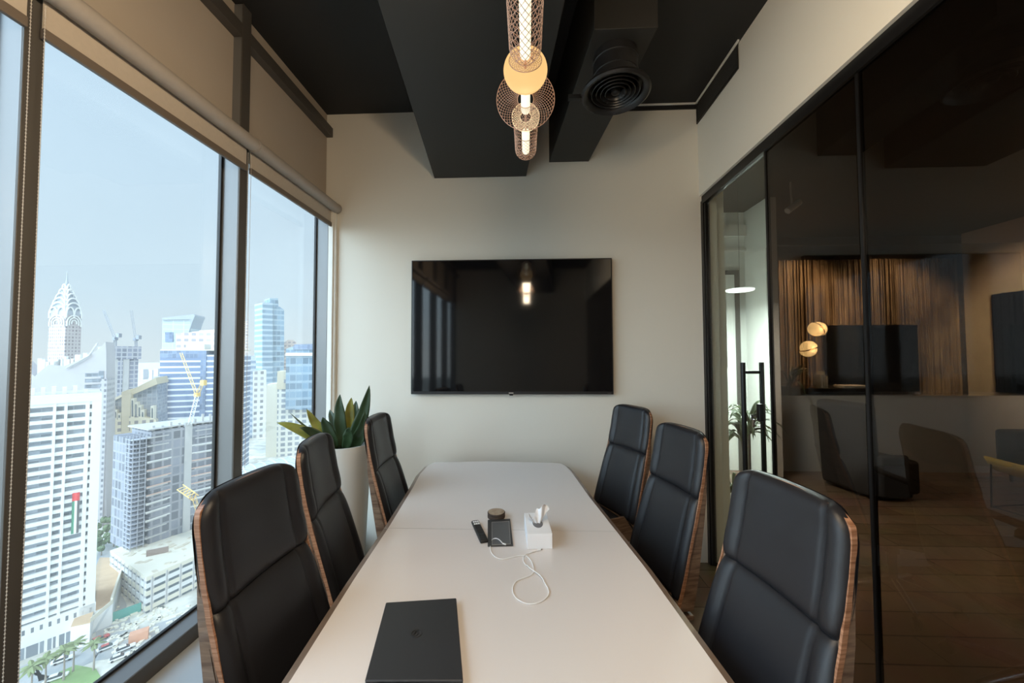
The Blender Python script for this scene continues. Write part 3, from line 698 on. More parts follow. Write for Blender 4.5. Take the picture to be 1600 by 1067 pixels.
for (px, py, yy, w, bd, mm, rx) in [
    (577, 602, 2.42, .085, (.05, 0, -.05), 'leaf', .02), (531, 616, 2.50, .085, (-.02, 0, .02), 'leaf', -.01), (549, 621, 2.55, .075, (0, 0, .04), 'leaf_y', .01),
    (556, 626, 2.60, .08, (.02, 0, .03), 'leaf', .03), (504, 652, 2.42, .075, (-.02, 0, .05), 'leaf', -.05), (432, 660, 2.40, .070, (0, 0, .05), 'leaf_y', -.08),
    (479, 639, 2.46, .065, (-.02, 0, .0), 'leaf_y', -.08), (487, 650, 2.50, .055, (0, 0, .02), 'leaf', -.08), (453, 645, 2.44, .018, (0, 0, -.02), 'leaf', -.08), (570, 643, 2.40, .085, (.06, 0, -.05), 'leaf', .05),
    (562, 655, 2.62, .08, (.05, 0, -.02), 'leaf', .05), (500, 668, 2.66, .07, (0, .03, .05), 'leaf', -.03), (540, 640, 2.70, .08, (0, .02, .05), 'leaf', .0), (515, 640, 2.60, .07, (-.02, 0, .03), 'leaf', -.02), (545, 668, 2.35, .075, (.03, 0, .04), 'leaf', .03), (468, 668, 2.36, .06, (-.02, 0, .06), 'leaf', -.06), (585, 672, 2.52, .06, (.04, 0, .06), 'leaf', .06)]:
    leaf(base+Vector((rx*.8, (yy-2.52)*.3, 0)), atY(px, py, yy), w, bd, random.uniform(-.4, .4), (.1, -1, .25), mm, .25, pt)

# ------------------------------------------------------------------ the lobby and corridor behind the glass
M['lobby_wall'] = mat('warm_lobby_plaster', (.62, .55, .46), .8)
M['corr'] = mat('white_corridor_paint', (.80, .82, .79), .6)
M['slat'] = wood('slatted_oak', (.24, .17, .11), (.56, .43, .29), .5, (1, 1, .35), nscale=6)
M['slat_dark'] = mat('slat_backing', (.03, .02, .015), .8)
struct('wall_far', MB().box(1.46, XE+.1, YB, YB+.1, 0, CEIL), 'slat_dark')
sl = MB(); random.seed(11); x = 3.10
while x < 7.04:
    w_ = random.choice((.012, .018, .026)); dd = random.choice((.02, .035, .05)); sl.box(x, x+w_, YB-dd, YB-.001, .02, 3.10); x += w_+random.choice((.006, .010, .014))
sl.build('slats', 'slat', bpy.data.objects['wall_far'])
struct('wall_east', MB().box(XE-.07, XE+.03, YF, YB-.07, 0.001, CEIL-.001), 'lobby_wall')
struct('wall_corridor_end', MB().box(1.581, 2.98, 5.20, 5.30, 0.001, CEIL-.001), 'corr')
struct('wall_corridor_side', MB().box(2.985, 3.085, 4.70, YB-.001, 0.001, CEIL-.001), 'corr')
struct('wall_corridor_left', MB().box(1.461, 1.58, 3.03, YB-.001, 0.001, CEIL-.001), 'corr')
struct('trim_11', MB().box(1.581, 2.98, 5.165, 5.20, 2.95, 2.985).box(1.581, 2.98, 5.150, 5.20, 3.15, 3.30), 'white_trim')
x0 = atY(1128, 500, 5.2).x; x1 = atY(1151, 500, 5.2).x
d2 = struct('door_2', MB().box(x0, x1-.04, 5.160, 5.199, 0.002, 2.62), 'corr')
MB().box(x1-.04, x1+.02, 5.150, 5.199, 0.002, 2.68).box(x0-.05, x0, 5.150, 5.199, 0.002, 2.68).box(x0, x1-.04, 5.150, 5.199, 2.62, 2.68).build('door_frame', 'mull', d2)
MB().box(2.955, 2.984, 4.72, 5.16, .002, 2.86).build('cabinet_panel', 'corr', d2)
pn_ = tag(MB().box(1.5815, 1.640, 3.14, 3.80, 1.44, 2.00).build('wall_display', 'mull'), 'flat dark grey display hanging on the corridor wall behind the glass door', 'display')
# disc pendant in the corridor
c_ = atY(1156, 453, 4.0)
M['disc_white'] = mat('glowing_white_disc', (1, 1, 1), .5, emit=(1, .98, 1.0), estr=1.3)
dl = thing('disc_pendant', 'flat glowing white disc lamp hanging in the corridor behind the glass door', 'lamp', (c_.x, c_.y, c_.z))
MB().lathe([(.001, -.012), (.125, -.012), (.135, -.004), (.135, .006), (.001, .010)], n=40).build('glowing_disc', 'disc_white', dl, smooth='auto')
MB().tube([(0, 0, .01), (0, 0, CEIL-c_.z-.001)], .0015, 6).build('cord', 'blackmetal', dl)
ld = bpy.data.lights.new('disc_glow', 'AREA'); ld.shape = 'DISK'; ld.size = .25; ld.energy = 85; ld.color = (.93, 1, .96)
lo = bpy.data.objects.new('disc_glow', ld); C.objects.link(lo); lo.parent = dl; lo.location = (0, 0, -.014)
# glass screen with a frosted lower band
M['frost'] = bpy.data.materials.new('frosted_film'); M['frost'].use_nodes = True
b_ = M['frost'].node_tree.nodes['Principled BSDF']; b_.inputs['Base Color'].default_value = (.60, .66, .65, 1); b_.inputs['Roughness'].default_value = .55; b_.inputs['Alpha'].default_value = .72
fz_ = 1.553-(617-553.3)/586*5.15
sg = struct('window_20', MB().box(3.10, XE-.075, 5.145, 5.155, fz_+.001, 3.0), 'clear_glass')
MB().box(3.10, XE-.075, 5.142, 5.158, .002, fz_).build('frosted_band', 'frost', sg)
# dark wall screen over a counter on the slatted wall
pA = atY(1288, 508, YB-.10); pB = atY(1432, 508, YB-.10)
t_ = thing('wall_screen', 'wide dark screen on the slatted wood wall, seen through the smoked glass', 'screen', ((pA.x+pB.x)/2, YB-.08, 1.5))
MB().box(pA.x, pB.x, YB-.115, YB-.062, .93, pA.z).build('casing', 'black', t_, world=True, bevel=.004)
MB().box(pA.x+.012, pB.x-.012, YB-.118, YB-.114, .945, pA.z-.012).build('screen', 'screen', t_, world=True)
q0 = atX(1549, 460, XE-.11)
t_ = thing('television', 'large black television on the pale lobby wall at the right edge of the picture', 'television', (XE-.07, q0.y-.8, 1.7))
MB().box(XE-.12, XE-.071, q0.y-1.6, q0.y, .96, q0.z).build('casing', 'black', t_, world=True, bevel=.004)
MB().box(XE-.124, XE-.119, q0.y-1.59, q0.y-.01, .975, q0.z-.01).build('screen', 'screen', t_, world=True)
# counter, twin-globe lamp, books, small things
ca = atY(1242, 606, 5.60); cb2 = atY(1362, 610, 5.60); ct = 1.055
t_ = thing('counter', 'black counter with a thin top in front of the slatted wood wall', 'counter', ((ca.x+cb2.x)/2, 5.72, 0))
MB().box(ca.x, cb2.x, 5.50, 6.10, ct-.05, ct).build('worktop', 'black', t_, world=True, bevel=.004)
MB().box(ca.x+.05, cb2.x-.05, 5.56, 6.06, .002, ct-.05).build('cabinet', 'black', t_, world=True)
M['globe'] = mat('glowing_globe', (1, .9, .7), .4, emit=(1.0, .70, .32), estr=4.5)
M['gold'] = mat('polished_copper', (.75, .45, .28), .25, metal=1)
g0 = atY(1277, 514, 5.66); g1 = atY(1263, 545, 5.66)
t_ = thing('table_lamp', 'table lamp with two glowing split globes stacked on a copper stem', 'lamp', (g1.x, 5.66, ct))
for gg, tilt in ((g0, .6), (g1, -.35)):
    R_ = .108
    for s in (-1, 1):
        hf = MB(); n = 20
        pr = [(R_*math.cos(PI/2*i/10)+.0005, s*R_*math.sin(PI/2*i/10)) for i in range(11)]
        hf.lathe(pr, n=28); hf.xf(Matrix.Translation(gg) @ Matrix.Rotation(tilt if gg is g1 else tilt+.4, 4, 'Y') @ Matrix.Translation((s*.008, 0, s*.006)))
        hf.build('globe', 'globe', t_, world=True, smooth='auto')
    dk = MB().lathe([(R_*1.03, -.008), (R_*1.03, .008)], n=32); dk.xf(Matrix.Translation(gg) @ Matrix.Rotation(tilt if gg is g1 else tilt+.4, 4, 'Y')); dk.build('band', 'gold', t_, world=True, smooth='auto')
MB().tube([(g1.x, 5.66, ct+.012), (g1.x, 5.66, g1.z-.10)], .010, 10).tube([g1+Vector((.05, 0, .08)), g0+Vector((-.05, 0, -.08))], .010, 8).lathe([(.075, ct+.0005), (.075, ct+.012)], c=(g1.x, 5.66, 0), n=24).build('stem', 'gold', t_, world=True)
for gg in (g0, g1):
    l2 = bpy.data.lights.new('globe_glow', 'POINT'); l2.energy = 9; l2.color = (1, .68, .36); l2.shadow_soft_size = .11
    o2 = bpy.data.objects.new('globe_glow', l2); C.objects.link(o2); o2.location = gg + Vector((0, -.16, 0))
M['cream'] = mat('cream_cover', (.55, .50, .42), .6)
bx0 = atY(1281, 600, 5.62)
for k, (w_, h_, lab) in enumerate(((.030, .20, 'tall cream book standing left on the counter beside the globe lamp'), (.022, .24, 'tallest thin cream book standing in the middle on the counter'), (.026, .17, 'shorter cream book standing at the right of two others on the counter'))):
    o = thing('book', lab, 'book', (bx0.x-.02+k*.034, 5.62, ct+.0005), 0, 'books on the counter by the globe lamp')
    MB().box(-w_/2, w_/2, -.07, .07, 0, h_).build('cover', 'cream', o, bevel=.002); MB().box(-w_/2+.003, w_/2-.003, -.071, .066, .003, h_-.003).build('pages', 'paper', o)
o = tag(MB().box(-.17, .17, -.10, .10, 0, .035).build('paper_stack', 'paper', bevel=.003), 'low white stack of paper lying on the black counter', 'paper'); pp = atY(1330, 605, 5.66); o.location = (pp.x, 5.66, ct+.0005)
vz = MB().lathe([(.03, 0), (.045, .02), (.05, .06), (.03, .09), (.022, .12), (.028, .13)], n=20).build('vase', 'gold', smooth='auto'); tag(vz, 'small shiny copper vase at the left end of the black counter', 'vase'); vz.location = (ca.x+.08, 5.64, ct+.0005)
def palm_leaves(parent, root, n, L, m, seed, w=.035, up=.7, droop=.25):
    rnd = random.Random(seed)
    for k in range(n):
        a_ = 2*PI*k/n+rnd.uniform(-.2, .2); e_ = rnd.uniform(-.15, 1.0)*up; l_ = L*rnd.uniform(.8, 1.1)
        tip = Vector(root)+Vector((math.cos(a_)*math.cos(e_)*l_, math.sin(a_)*math.cos(e_)*l_, math.sin(e_)*l_-droop*l_*rnd.uniform(.5, 1.2)))
        leaf(root, tip, w, (0, 0, droop*l_*2.2), 0, (-math.sin(a_)*.1, -.3, 1), m, .3, parent, 10)
rp = atY(1238, 590, 5.35)
t_ = thing('potted_palm', 'dark potted palm standing left of the black counter behind the smoked glass', 'plant', (rp.x-.02, 5.38, 0))
MB().lathe([(.13, .001), (.17, .40), (.16, .40), (.15, .36)], n=28).build('pot', 'black', t_, smooth='auto')
MB().tube([(0, 0, .36), (0, 0, 1.10)], .012, 8).build('stem', 'bark', t_)
palm_leaves(t_, (rp.x-.02, 5.38, 1.10), 20, .45, 'leaf', 5, .04, 1.1)
# dracaena just behind the glass door
dx = atY(1170, 690, 3.50)
t_ = thing('dracaena', 'striped dracaena with two leafy crowns right behind the glass door', 'plant', (dx.x, 3.50, 0))
MB().lathe([(.13, .001), (.17, .34), (.16, .34), (.15, .30)], n=28).build('pot', 'pot', t_, smooth='auto')
MB().lathe([(.148, .29), (.148, .30)], n=24).build('soil', 'soil', t_)
k1 = atY(1170, 672, 3.50); k2 = atY(1147, 775, 3.44); k3 = atY(1160, 690, 3.56)
for kk_, r_ in ((k1, .013), (k2, .011), (k3, .012)): MB().tube([(dx.x+(kk_.x-dx.x)*.3, 3.50, .29), kk_], r_, 8).build('cane', 'bark', t_, world=True)
palm_leaves(t_, k1, 38, .31, 'leaf_s', 21, .042, 1.25, .30); palm_leaves(t_, k2, 20, .28, 'leaf_s', 22, .038, 1.1, .30); palm_leaves(t_, k3, 18, .27, 'leaf_s', 24, .038, 1.2, .30)
# dark high-backed armchair
M['darkfab'] = mat('charcoal_upholstery', (.03, .03, .032), .8)
c0 = atZ(1352, 782, 0)
t_ = thing('lounge_chair', 'dark high-backed lounge chair seen through the smoked glass', 'armchair', (c0.x+.20, c0.y+.3, 0), .15)
MB().rbox((-.14, 0, .52), (.16, .58, .98), ry=-.05).build('backrest', 'darkfab', t_, bevel=.05, seg=4)
MB().rbox((.18, 0, .21), (.50, .56, .36)).build('seat', 'darkfab', t_, bevel=.04, seg=3)
for s in (-1, 1): MB().rbox((.06, s*.30, .25), (.34, .07, .44)).build('armrest', 'darkfab', t_, bevel=.03, seg=3)
for a_, b__ in ((-.05, -.24), (-.05, .24), (.34, -.24), (.34, .24)): MB().lathe([(.014, .001), (.02, .04)], c=(a_, b__, 0), n=12).build('leg', 'black', t_)
# long black sofa along the east side
s0 = Vector((5.78, 4.86, 0))
t_ = thing('sofa', 'long low black sofa below the television at the right edge', 'sofa', (6.2, 3.9, 0))
MB().box(5.75, 6.60, 3.0, 4.86, .10, .40).build('seat', 'darkfab', t_, world=True, bevel=.04, seg=3)
MB().box(6.35, 6.70, 3.0, 4.86, .30, .70).build('backrest', 'darkfab', t_, world=True, bevel=.05, seg=3)
MB().box(5.75, 6.70, 4.66, 4.90, .10, .62).build('armrest', 'darkfab', t_, world=True, bevel=.04, seg=3)
MB().box(5.75, 6.70, 2.96, 3.20, .10, .62).build('armrest', 'darkfab', t_, world=True, bevel=.04, seg=3)
for a_ in (5.82, 6.6):
    for b__ in (3.05, 4.8): MB().lathe([(.015, .001), (.02, .10)], c=(a_, b__, 0), n=10).build('leg', 'black', t_, world=True)
M['yellow'] = mat('mustard_seat_shell', (.62, .46, .06), .5)
y0_ = atZ(1572, 806, 0)
t_ = thing('yellow_stool', 'mustard yellow low chair on a thin black sled frame at the right edge', 'chair', (y0_.x+.40, y0_.y+.05, 0), .15)
yw = .28
MB().grid(lambda u, v: ((2*u-1)*(yw-.06*(1-v)), -.22+.44*v, .30+.16*abs(2*u-1)**3+.05*v), 14, 8).build('seat', 'yellow', t_, smooth=True).modifiers.new('s', 'SOLIDIFY').thickness = .02
fr = MB()
for s in (-1, 1): fr.tube([(s*.26, -.20, .46), (s*.26, -.20, .008), (s*.26, .20, .008), (s*.24, .20, .46)], .008, 8)
fr.tube([(-.26, -.2, .008), (.26, -.2, .008)], .008, 8).tube([(-.26, .2, .008), (.26, .2, .008)], .008, 8).tube([(-.26, -.2, .3), (.26, -.2, .3)], .008, 8)
fr.build('sled_frame', 'blackmetal', t_)
# track spotlight on the lobby ceiling, then wall-wash and added fill spots
sp0 = atY(1240, 322, 4.3)
t_ = thing('spotlight', 'small white cylinder spotlight under the black lobby ceiling', 'lamp', (sp0.x, sp0.y, sp0.z))
q = MB().lathe([(.035, -.09), (.038, -.085), (.038, .08), (.025, .09)], n=20); q.xf(Matrix.Rotation(.9, 4, 'Y')); q.build('cylinder', 'white', t_, smooth='auto')
MB().tube([(-.02, 0, .03), (-.03, 0, CEIL-sp0.z-.001)], .010, 8).build('arm', 'white', t_)
def spot(name, loc, to, e, col, ang=1.3):
    l = bpy.data.lights.new(name, 'SPOT'); l.energy = e; l.color = col; l.spot_size = ang; l.spot_blend = .8; l.shadow_soft_size = .06
    o = bpy.data.objects.new(name, l); C.objects.link(o); o.location = loc; o.rotation_euler = (Vector(loc)-Vector(to)).to_track_quat('Z', 'Y').to_euler()
spot('wallwash', (4.6, 5.35, 3.4), (4.4, 6.3, 1.9), 380, (1, .72, .45), 1.7)
spot('wallwash', (5.9, 5.35, 3.4), (5.9, 6.3, 1.9), 260, (1, .75, .5), 1.7)
spot('lobby_fill', (5.9, 4.4, 3.4), (7.1, 4.9, 1.9), 900, (1, .80, .58), 1.5)  # added ceiling spots without fixtures, brightening pale wall and lobby floor
spot('lobby_fill', (3.6, 2.6, 3.4), (3.8, 2.8, 0), 60, (1, .78, .55), 1.9)

# ------------------------------------------------------------------ the city below the window
GZ = -90.0
def fmat(name, wall, win, pu, pz, fu, fz, rough=.6, wrough=.25, ou=0.0, oz=0.0, jitter=.25):
    """facade: a grid of windows (pitch pu x pz, open share fu x fz) measured along the wall"""
    m = bpy.data.materials.new(name); m.use_nodes = True; t = m.node_tree; b = t.nodes['Principled BSDF']
    co = t.nodes.new('ShaderNodeTexCoord'); s = t.nodes.new('ShaderNodeSeparateXYZ'); t.links.new(co.outputs['Object'], s.inputs[0])
    def mth(op, a, bb=None):
        n = t.nodes.new('ShaderNodeMath'); n.operation = op
        for i, v in enumerate((a, bb)):
            if v is None: continue
            if isinstance(v, (int, float)): n.inputs[i].default_value = v
            else: t.links.new(v, n.inputs[i])
        return n.outputs[0]
    u = mth('ADD', mth('ADD', s.outputs['X'], s.outputs['Y']), ou+1000*pu); z = mth('ADD', s.outputs['Z'], oz+100*pz)
    uu = mth('DIVIDE', u, pu); zz = mth('DIVIDE', z, pz)
    mu = mth('LESS_THAN', mth('FRACT', uu), fu) if fu < 1 else 1.0
    mz_ = mth('LESS_THAN', mth('FRACT', zz), fz)
    mk = mth('MULTIPLY', mu, mz_)
    wn = t.nodes.new('ShaderNodeTexWhiteNoise'); cb_ = t.nodes.new('ShaderNodeCombineXYZ')
    t.links.new(mth('FLOOR', uu), cb_.inputs[0]); t.links.new(mth('FLOOR', zz), cb_.inputs[1]); t.links.new(cb_.outputs[0], wn.inputs['Vector'])
    hs = t.nodes.new('ShaderNodeMix'); hs.data_type = 'RGBA'; hs.inputs['A'].default_value = (*[c*(1-jitter) for c in win], 1); hs.inputs['B'].default_value = (*[min(1, c*(1+jitter)) for c in win], 1)
    t.links.new(wn.outputs['Value'], hs.inputs['Factor'])
    mx = t.nodes.new('ShaderNodeMix'); mx.data_type = 'RGBA'; mx.inputs['A'].default_value = (*wall, 1); t.links.new(hs.outputs['Result'], mx.inputs['B']); t.links.new(mk, mx.inputs['Factor'])
    t.links.new(mx.outputs['Result'], b.inputs['Base Color'])
    b.inputs['Roughness'].default_value = rough
    M[name] = m; return m
M['cwhite'] = mat('white_render', (.82, .82, .80), .8)  # plain white base colour of render
M['cgrey'] = mat('pale_grey_concrete', (.56, .55, .54), .85, noise=(.2, .12))
M['clilac'] = mat('pale_lilac_concrete', (.60, .57, .58), .85, noise=(.15, .06))
M['cbeige'] = mat('sand_render', (.72, .63, .46), .85)
M['ccream'] = mat('cream_render', (.80, .75, .62), .85)
M['cdark'] = mat('dark_storefront', (.13, .16, .18), .4)
M['cglass'] = fmat('tower_glazing', (.34, .37, .41), (.30, .33, .37), 2.2, 1.0, .9, .95, jitter=.35)
M['sand'] = None
class Frame:
    """a building's own frame: front edge from picture column pl at distance Yl to column pr at distance Yr"""
    def __init__(s, name, label, pl, Yl, pr, Yr, prow=600, base=GZ, cat='building', group=None):
        a = atY(pl, prow, Yl); b = atY(pr, prow, Yr); s.a = Vector((a.x, a.y, base)); s.b = Vector((b.x, b.y, base)); v = s.b-s.a; s.w = v.length
        s.rz = math.atan2(v.y, v.x); s.t = thing(name, label, cat, s.a, s.rz, group); s.base = base; s.dir = v.normalized()
    def u(s, px, py):          # distance along the front of what is seen at a pixel
        d = ray(px, py); n = Vector((-s.dir.y, s.dir.x, 0)); k = s.a.dot(n)/d.dot(n); p = d*k; return (p-Vector((s.a.x, s.a.y, p.z))).dot(s.dir)
    def z(s, px, py):          # height above the base
        d = ray(px, py); n = Vector((-s.dir.y, s.dir.x, 0)); k = s.a.dot(n)/d.dot(n); return (d*k).z+H-s.base
    def box(s, name, m, u0, u1, d0, d1, z0, z1, parent=None, **k): return MB().box(u0, u1, d0, d1, z0, z1).build(name, m, parent or s.t, **k)
    def poly(s, name, m, pix, d0, d1, parent=None):
        pts = [(s.u(*p), d0, s.z(*p)) for p in pix]; return MB().extrude(pts, (0, d1-d0, 0)).build(name, m, parent or s.t)

# 1 white apartment tower, nearest, far left
f = Frame('apartment_tower', 'tall white apartment tower with rows of balconies, nearest at the far left', -70, 100.5, 153, 122, 800)
Wd = f.w; top = f.z(100, 622)
f.box('core', 'cglass', 0, Wd-.3, .9, 16, 3, top)
U = lambda px: f.u(px, 600)
fl = 25; z0_ = f.z(100, 951); dz = (top-2-z0_)/(fl)
for k in range(fl+1):
    z = z0_+k*dz
    f.box('balcony', 'cwhite', 0, Wd-1.0, -.15, 1.0, z-.55, z+.55)
for a_, b__ in ((U(-62), U(-57)), (U(-20), U(-15)), (U(20), U(25)), (U(38), U(42)), (U(84.5), U(89.5)), (U(102), U(107)), (U(135), U(141.5)), (U(145), Wd)):
    f.box('pillar', 'cwhite', a_, b__, -.4, 1.2, 0, top)
f.box('parapet', 'cwhite', -.2, Wd, -.5, 16.2, top-1.5, top+1.3); f.box('roof', 'cgrey', 0, Wd, 0, 16, top, top+1.35)
M['smallwin'] = fmat('base_wall_with_small_windows', (.82, .82, .80), (.2, .22, .24), 1.7, 30, .35, .05, oz=-7.2)
f.box('base_wall', 'smallwin', 0, Wd, -.45, 1, z0_-7.5, z0_-1.2)
M['shop'] = fmat('glass_storefront', (.72, .72, .70), (.24, .27, .30), 2.6, 50, .88, .95, jitter=.2)
f.box('storefront', 'shop', 0, U(140), -.3, 16, 0, z0_-7.4)
f.box('base_wall', 'cwhite', U(137), Wd+.2, -.45, 12, 0, z0_-1.1)
random.seed(5)
for k in range(7):
    u_ = U(30+k*17); f.box('roof_tank', 'cwhite', u_, u_+.9, 2, 4, top+1.3, top+1.3+random.uniform(.8, 2.6))
# national flag hanging over the balconies
fm = bpy.data.materials.new('flag_cloth'); fm.use_nodes = True; t = fm.node_tree; b = t.nodes['Principled BSDF']
co = t.nodes.new('ShaderNodeTexCoord'); s = t.nodes.new('ShaderNodeSeparateXYZ'); t.links.new(co.outputs['Generated'], s.inputs[0])
r1 = t.nodes.new('ShaderNodeValToRGB'); r1.color_ramp.interpolation = 'CONSTANT'; r1.color_ramp.elements[0].color = (.10, .32, .20, 1); r1.color_ramp.elements[1].color = (.15, .15, .15, 1); r1.color_ramp.elements[1].position = .68
e_ = r1.color_ramp.elements.new(.34); e_.color = (.75, .76, .72, 1); t.links.new(s.outputs['X'], r1.inputs[0])
r2 = t.nodes.new('ShaderNodeMath'); r2.operation = 'GREATER_THAN'; r2.inputs[1].default_value = .80; t.links.new(s.outputs['Z'], r2.inputs[0])
mx = t.nodes.new('ShaderNodeMix'); mx.data_type = 'RGBA'; mx.inputs['B'].default_value = (.75, .08, .08, 1); t.links.new(r2.outputs[0], mx.inputs['Factor']); t.links.new(r1.outputs[0], mx.inputs['A']); t.links.new(mx.outputs['Result'], b.inputs['Base Color'])
M['flag'] = fm
fo = MB().grid(lambda u, v: (u*1.6, -.75+.12*math.sin(u*7), -v*13), 8, 10).build('flag', 'flag'); fo.modifiers.new('s', 'SOLIDIFY').thickness = .03
tag(fo, 'long vertical red, green, white and black flag hanging on the white apartment tower', 'flag')
um = f.u(113, 770); zm = f.z(113, 770); fo.matrix_basis = Matrix.Translation(f.a) @ Matrix.Rotation(f.rz, 4, 'Z') @ Matrix.Translation((um, 0, zm))

# 2 low annex beside it, brown terrace on the roof
pa = atZ(141, 973, GZ+7); pb = atZ(176, 943, GZ+7); pc = atZ(141, 893, GZ+7)
M['terr'] = mat('orange_brown_paving', (.62, .44, .28), .9, noise=(.4, .15, (1, 1, 1)))
t_ = thing('annex', 'low white annex with an orange-brown roof terrace beside the white apartment tower', 'building', (pa.x, pa.y, GZ))
poly = [(pa.x-4, pa.y-2), (pa.x, pa.y), (pb.x-2, pb.y-4), (pb.x, pb.y), (pc.x+4, pc.y+10), (pc.x-8, pc.y+10)]
MB().prism(poly, GZ+.01, GZ+6.9).build('body', 'cwhite', t_, world=True); MB().prism(inset(poly, -.0001) if False else poly, GZ+6.9, GZ+7.05).build('terrace', 'terr', t_, world=True)
MB().extrude([(poly[3][0], poly[3][1], GZ+7), (poly[4][0], poly[4][1], GZ+7), (poly[4][0], poly[4][1], GZ+9), (poly[3][0], poly[3][1], GZ+9)], (-.5, -.3, 0)).extrude([(poly[1][0], poly[1][1], GZ+7), (poly[3][0], poly[3][1], GZ+7), (poly[3][0], poly[3][1], GZ+8.4), (poly[1][0], poly[1][1], GZ+8.4)], (-.3, .5, 0)).build('parapet', 'ccream', t_, world=True)

# 3 curved residential tower behind
f = Frame('residential_tower', 'grey tower with a sweeping curved crest and stacked curved balconies, behind the white tower', 10, 175, 166, 196)
f.poly('body', 'clilac', [(20, 900), (20, 560), (54, 588), (75, 570), (100, 572), (126, 561), (146, 551), (157, 543), (165, 534), (166, 552), (166, 900)], 0, 18)
M['dots'] = fmat('flank_windows', (.58, .56, .57), (.28, .28, .31), 1.9, 3.0, .45, .5)
f.box('flank', 'dots', f.u(158, 600), f.u(168, 600), -1.2, 14, 0, f.z(160, 592))
zt_ = f.z(140, 580); ua = f.u(131, 650); ub = f.u(160, 650)
nb_ = 30
for k in range(nb_):
    z = zt_-3.05*k-1
    if z < 4: break
    m = MB(); n = 10; pts = []
    bulge = min(1, .15+k*.09)*3.2
    pts = [(ua, .5)]+[(ua+(ub-ua)*i/n, -bulge*math.sin(PI*min(1, i/n*.62+.38)*.99)) for i in range(n+1)]+[(ub, .5)]
    m.prism(pts, z, z+1.15).build('balcony', 'cwhite' if k > 3 else 'clilac', f.t)
f.box('glazing', 'cglass', ua, ub, -.25, .2, 0, zt_)
rb = MB(); random.seed(8)
for k in range(16):
    px = 56+k*6.5; u_ = f.u(px, 560); z = f.z(px, 572-k*.8); rb.box(u_, u_+random.uniform(1, 3), 2, 5, z-4, z+random.uniform(1, 4))
rb.build('roof_plant', 'cwhite', f.t)
cj = MB().tube([(f.u(105, 575), -1, f.z(105, 575)), (f.u(140, 553), -1, f.z(140, 553)-1), (f.u(147, 536), 6, f.z(147, 536))], .4, 6); cj.build('roof_mast', 'cgrey', f.t)

# 4 spired tower, far
f = Frame('spired_tower', 'slender tower with arched crown and needle spire rising into the sky', 99, 470, 124, 486)
M['spire_f'] = fmat('pinkish_grid_facade', (.55, .50, .49), (.36, .31, .33), 3.4, 4.6, .5, .55)
M['pale_metal'] = mat('pale_crown_metal', (.46, .49, .54), .5)
Wf = f.w; D4 = Wf*1.75; zb = f.z(105, 492); zc = f.z(105, 447); zs_ = f.z(105, 421); hc_ = zc-zb
f.box('shaft', 'spire_f', 0, Wf, 0, D4, 0, zb); f.box('shoulder', 'spire_f', Wf*.1, Wf*.9, D4*.9, D4*1.12, 0, f.z(100, 536))
def arc(m, c, hx, hh, ax, r, n=10):
    pts = []
    for i in range(n+1):
        a_ = PI*i/n; o_ = -hx*math.cos(a_); zz = hh*math.sin(a_); pts.append(Vector(c)+(Vector((o_, 0, zz)) if ax == 'x' else Vector((0, o_, zz))))
    m.tube([Vector((pts[0].x, pts[0].y, c[2]-hh*.5))]+pts+[Vector((pts[-1].x, pts[-1].y, c[2]-hh*.5))], r, 5)
for j in range(6):
    k = j/6; q = (1-k**1.6)*.98; zl = zb+hc_*k; zn = zb+hc_*(k+1/6)
    f.box('crown_tier', 'pale_metal', Wf*(.5-.5*q), Wf*(.5+.5*q), D4*(.5-.5*q), D4*(.5+.5*q), zl, zn)
    m = MB()
    for c_ in ((.25, .75) if j < 1 else (.5,)): 
        wq = (.24 if j < 1 else .46)*q
        arc(m, (Wf*(.5+(c_-.5)*q), D4*(.5-.5*q)-.6, zl+1), Wf*wq, hc_/6*1.5, 'x', .9); arc(m, (Wf*(.5-.5*q)-.6, D4*(.5+(c_-.5)*q), zl+1), D4*wq, hc_/6*1.5, 'y', .9)
    m.build('arch_rim', 'cwhite', f.t)
m = MB()
for r_ in (.44, .30, .16): arc(m, (Wf*.5, -.6, zb-10), Wf*r_, 14*r_/.44*.7, 'x', .8); arc(m, (-.6, D4*.5, zb-10), D4*r_, 14*r_/.44*.7, 'y', .8)
m.build('arch_rim', 'cwhite', f.t)
MB().lathe([(4, zc-8), (2.4, zc), (1.0, zc+9), (.25, zs_)], c=(Wf*.5, D4*.5, 0), n=10).build('spire', 'pale_metal', f.t)

# 5 concrete tower under construction, with cranes
f = Frame('concrete_tower', 'bare concrete tower under construction with cranes on top, left of the blue office block', 167, 300, 217, 318)
M['core_f'] = fmat('unfinished_floors', (.55, .54, .56), (.26, .27, .32), 60, 3.8, 1, .5)
M['core_d'] = fmat('open_floor_edges', (.50, .50, .53), (.27, .28, .34), 3.4, 3.8, .75, .72)
zt_ = f.z(190, 541)
f.box('shaft', 'cgrey', f.u(171, 600), f.u(200, 600), -1, 20, 0, zt_-8); f.box('window_strip', 'core_d', f.u(182.5, 600), f.u(190, 600), -1.4, -.9, 0, zt_-10)
f.box('floors', 'core_d', f.u(199, 600), f.u(215, 600), 0, 20, 0, zt_-6); f.box('floors', 'core_d', f.u(166, 600), f.u(171, 600), 1, 20, 40, zt_-6); f.box('formwork', 'core_d', -.5, f.w+.5, -1.5, 21, zt_-11, zt_)
M['crane_g'] = mat('grey_crane_steel', (.34, .36, .40), .6); M['crane_y'] = mat('yellow_crane_steel', (.85, .60, .22), .6); M['crane_w'] = mat('white_crane_steel', (.8, .8, .78), .6)
